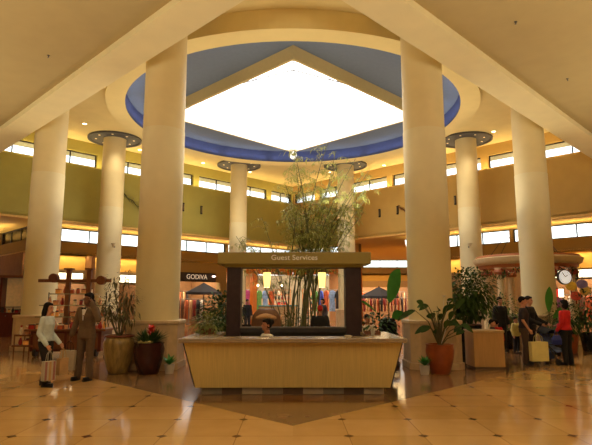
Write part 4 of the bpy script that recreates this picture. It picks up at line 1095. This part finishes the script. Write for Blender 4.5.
for k in range(420):
    a = rr.uniform(PI, 2*PI); p = Vector((1.75*math.cos(a), 1.75*math.sin(a), 2.72+rr.gauss(0,.08)+.12*math.cos(a*6)))
    mb.leaf(p, (rr.uniform(-1,1), rr.uniform(-1,1), rr.uniform(-1,.6)), .14, .06)
mb.build('garland', leaf_dark, t)
mb = MB()
for k in range(70):
    a = rr.uniform(PI, 2*PI); mb.ball((1.78*math.cos(a), 1.78*math.sin(a), 2.72+rr.gauss(0,.08)), .045, 7, 5)
mb.build('garland_flowers', mat('red_brown_flower',(158,70,48),.6), t)
cp = at(565,277,19.0)
t = empty('hanging_clock', cp, 'white round clock face hanging at the round kiosk', 'clock', rz=.15)
MB().tube([(0,-.05,0),(0,.06,0)], .27, 28, up=(0,0,1)).build('case', greymetal, t, smooth=True)
MB().tube([(0,-.065,0),(0,-.05,0)], .24, 28, up=(0,0,1)).build('face', mat('clock_face',(240,238,230),.4,emit=.5), t)
for a, l in ((.9,.13),(-.6,.18)): MB().tube([(0,-.07,0),(l*math.sin(a),-.07,l*math.cos(a))], .012).build('hand', black, t)
mb = MB()
for k in range(12): a = k*PI/6; mb.box((.2*math.sin(a),-.068,.2*math.cos(a)),(.015,.006,.035),ry=a)
mb.build('hour_marks', black, t)
MB().tube([(0,0,.26),(0,.5,.55),(0,.9,.62)], .02).build('bracket', darkmetal, t)
# goods in the round kiosk
t = empty('lit_panel', at(553,293,20.6), 'glowing red and white panel inside the round kiosk', 'sign')
MB().box((0,0,0),(.95,.06,.4)).build('panel_frame', wood_red, t)
for k in range(4): MB().box((-.34+.225*k,-.035,0),(.2,.02,.32)).build('panel_face', red_em if k % 2 == 0 else white_em, t)
MB().tube([(0,.05,-.2),(0,.05,-1.2)], .02).build('stand_pole', darkmetal, t)
for px, py, rgb, nm in ((572,286,(226,170,50),'golden yellow'),(583,284,(120,100,120),'mauve'),(577,296,(206,80,50),'orange red'),(586,291,(190,150,60),'ochre'),(560,303,(150,80,110),'dusty purple')):
    p = at(px,py,19.3)
    t = empty('paper_lantern', p, '%s paper lantern hanging at the round kiosk' % nm, 'lantern')
    MB().ball((0,0,0),(.19,.19,.17),14,10).build('lantern_body', mat('lantern_'+nm.replace(' ','_'), rgb, .7, emit=.12), t, smooth=True); MB().tube([(0,0,.16),(0,.2,.9)], .006).build('cord', darkmetal, t)
    MB().tube([(0,0,-.16),(0,0,-.3)], .02).build('tassel', mat('tassel_red',(150,40,30),.7), t)
sign(loR2, 8.0, 12.0, 2.75, 3.2, .04, white_em, 'lit white sign panel at the right edge behind the kiosk')
rack(loR2, 7.4, 12.4, 1.6, 1.95, ['rust','dark red','tan','white','brown'], 'in the shop at the far right', 'd', False, .4)
# low hedge of dark clutter behind the left cart: baskets in the shop
for k in range(5):
    c = loL[0] + loL[1]*(0.9+1.2*k) + loL[2]*1.5
    t = empty('display_table', (c.x, c.y, 0), 'wooden table of wares in the shop behind the cart', 'table', 'tables in the shop behind the cart', rz=PI/4)
    MB().box((0,0,.8),(1.0,.6,.06)).build('table_top', wood_brown, t)
    for x in (-.45,.45):
        for y in (-.25,.25): MB().box((x,y,.385),(.06,.06,.77)).build('leg', wood_red, t)
    for j in range(4):
        ci = rgc.randrange(6); o = copy_tree(protos[rgc.choice([q for q in protos])])
        p = Matrix.Rotation(PI/4,3,'Z') @ Vector((-.36+.24*j,0,0)); o.location = (c.x+p.x, c.y+p.y, .83); o.scale = (1.4,1.4,1.4)
        tag(o, 'small ware on a table in the shop behind the cart', 'ware', 'wares on the shop tables behind the cart')

# ------------------------------------------------------------------ lights
def area(name, loc, size, size_y, energy, rgb, rot=(0,0,0)):
    l = bpy.data.lights.new(name, 'AREA'); l.shape = 'RECTANGLE'; l.size = size; l.size_y = size_y; l.energy = energy; l.color = lin(rgb)
    o = bpy.data.objects.new(name, l); COL.objects.link(o); o.location = loc; o.rotation_euler = rot; return o
warm = (255, 240, 212); amber = (255, 220, 155)
def wp(fr, s, t, z): p = fr[0] + fr[1]*s + fr[2]*t; return (p.x, p.y, z)
# shop ceilings, pointing down
for fr, s, t, L_, e in ((loL,3.3,2.0,5,240),(loL,9.8,2.0,5,420),(loL,16,2.0,5,380),(loR1,2.6,1.9,3.4,330),(loR2,10,2.0,5,350),(loRet,4,1.8,6,260),(far,3.4,2.0,6,600)):
    area('shop_light', wp(fr, s, t, 4.0), L_, 1.6, e, warm, (0,0, math.atan2(fr[1].y, fr[1].x)))
# uplights washing the soffits, on the fascia tops
for fr, s, L_ in ((loL,9.5,18),(loR2,6.5,12),(loRet,4.5,8)):
    area('cove_light', wp(fr, s, -.9, 4.9), L_, .2, 150*L_/18, amber, (PI,0, math.atan2(fr[1].y, fr[1].x)))
# gold band lights
for fr, s, L_ in ((loL,3.4,6.4),(loR2,6.5,12.5),(loRet,4.5,9)):
    area('band_light', wp(fr, s, .25, 4.07), L_, .1, 9*L_, amber, (0,0, math.atan2(fr[1].y, fr[1].x)))
area('concourse_light', (7.5,43,5.4), 2, 10, 350, amber)
# unseen fill spots added above the foreground to brighten floor and people
for x, y in ((-5,4),(5,4),(0,0),(-9,10),(9,10),(-4,-5),(4,-5)):
    l = bpy.data.lights.new('foreground_fill_spot', 'SPOT'); l.energy = 130; l.spot_size = 2.2; l.spot_blend = .8; l.shadow_soft_size = .3; l.color = lin(warm)
    o = bpy.data.objects.new('foreground_fill_spot', l); COL.objects.link(o); o.location = (x, y, NZ+.05)
# invisible upward fill lamps, added in mid air to brighten the ceilings
for x, y, z, e in ((-6,4,3.2,400),(6,4,3.2,400),(-12,11,3.2,360),(12,11,3.2,360),(0,-4,3.2,300)):
    area('uplight', (x,y,z), 2, 2, e, warm, (PI,0,0))
for k in range(8):
    an = k*PI/4+.39; area('hall_ceiling_fill', (6.3*math.cos(an), 21+6.3*math.sin(an), 4.6), 3, 3, 75, warm, (PI,0,an))  # unseen ring of fill lamps added mid-hall to lift the upper ceiling
for fr in (upL, upR):
    area('clerestory_cove', wp(fr, 9.8, -.25, 8.3), 18, .12, 170, amber, (PI,0, math.atan2(fr[1].y, fr[1].x)))
for k in range(16):
    an = k*PI/8; area('recess_cove', (RC.x+6.35*math.cos(an), RC.y+6.35*math.sin(an), 9.08), 2.2, .1, 4, (215,225,255), (PI,0,an+PI/2))
area('entrance_fill_light', (0,-2,7.2), 10, 8, 330, (255,240,215))  # invisible area lamp added behind the camera as fill
# hall downlights
for a in range(10):
    an = a*2*PI/10+.3; x, y = 8.6*math.cos(an), 20.9+8.6*math.sin(an)
    if abs(x)+abs(y-22.15) > 12.9: continue
    l = bpy.data.lights.new('hall_spot', 'SPOT'); l.energy = 160; l.spot_size = 1.9; l.spot_blend = .7; l.shadow_soft_size = .15; l.color = lin(warm)
    o = bpy.data.objects.new('hall_spot', l); COL.objects.link(o); o.location = (x, y, HZ-.1)
for px in (267, 322):
    l = bpy.data.lights.new('pendant_glow', 'POINT'); l.energy = 10; l.color = lin(amber); l.shadow_soft_size = .05
    o = bpy.data.objects.new('pendant_glow', l); COL.objects.link(o); o.location = ((px-CX)/F*11.35, 11.42, 1.88)

# world: bright overcast sky
w = bpy.data.worlds.new('overcast_sky'); scn.world = w; w.use_nodes = True
nt = w.node_tree; bg = nt.nodes['Background']
tc = nt.nodes.new('ShaderNodeTexCoord'); sx = nt.nodes.new('ShaderNodeSeparateXYZ'); nt.links.new(tc.outputs['Generated'], sx.inputs[0])
rp = nt.nodes.new('ShaderNodeValToRGB'); rp.color_ramp.elements[0].position = .0; rp.color_ramp.elements[0].color = (.55,.62,.5,1); rp.color_ramp.elements[1].position = .12; rp.color_ramp.elements[1].color = (.92,.96,1,1)
nt.links.new(sx.outputs[2], rp.inputs[0]); nt.links.new(rp.outputs[0], bg.inputs[0]); bg.inputs[1].default_value = 2.6

# ------------------------------------------------------------------ camera
cd = bpy.data.cameras.new('camera'); cam = bpy.data.objects.new('camera', cd); COL.objects.link(cam)
cd.sensor_width = 36; cd.lens = F/592*36; cd.clip_end = 300
cam.location = (0,0,CAMZ); cam.rotation_euler = (PI/2 + P, 0, -math.atan(3/F))
scn.camera = cam
scn.view_settings.view_transform = 'Standard'; scn.view_settings.look = 'None'; scn.view_settings.exposure = .22
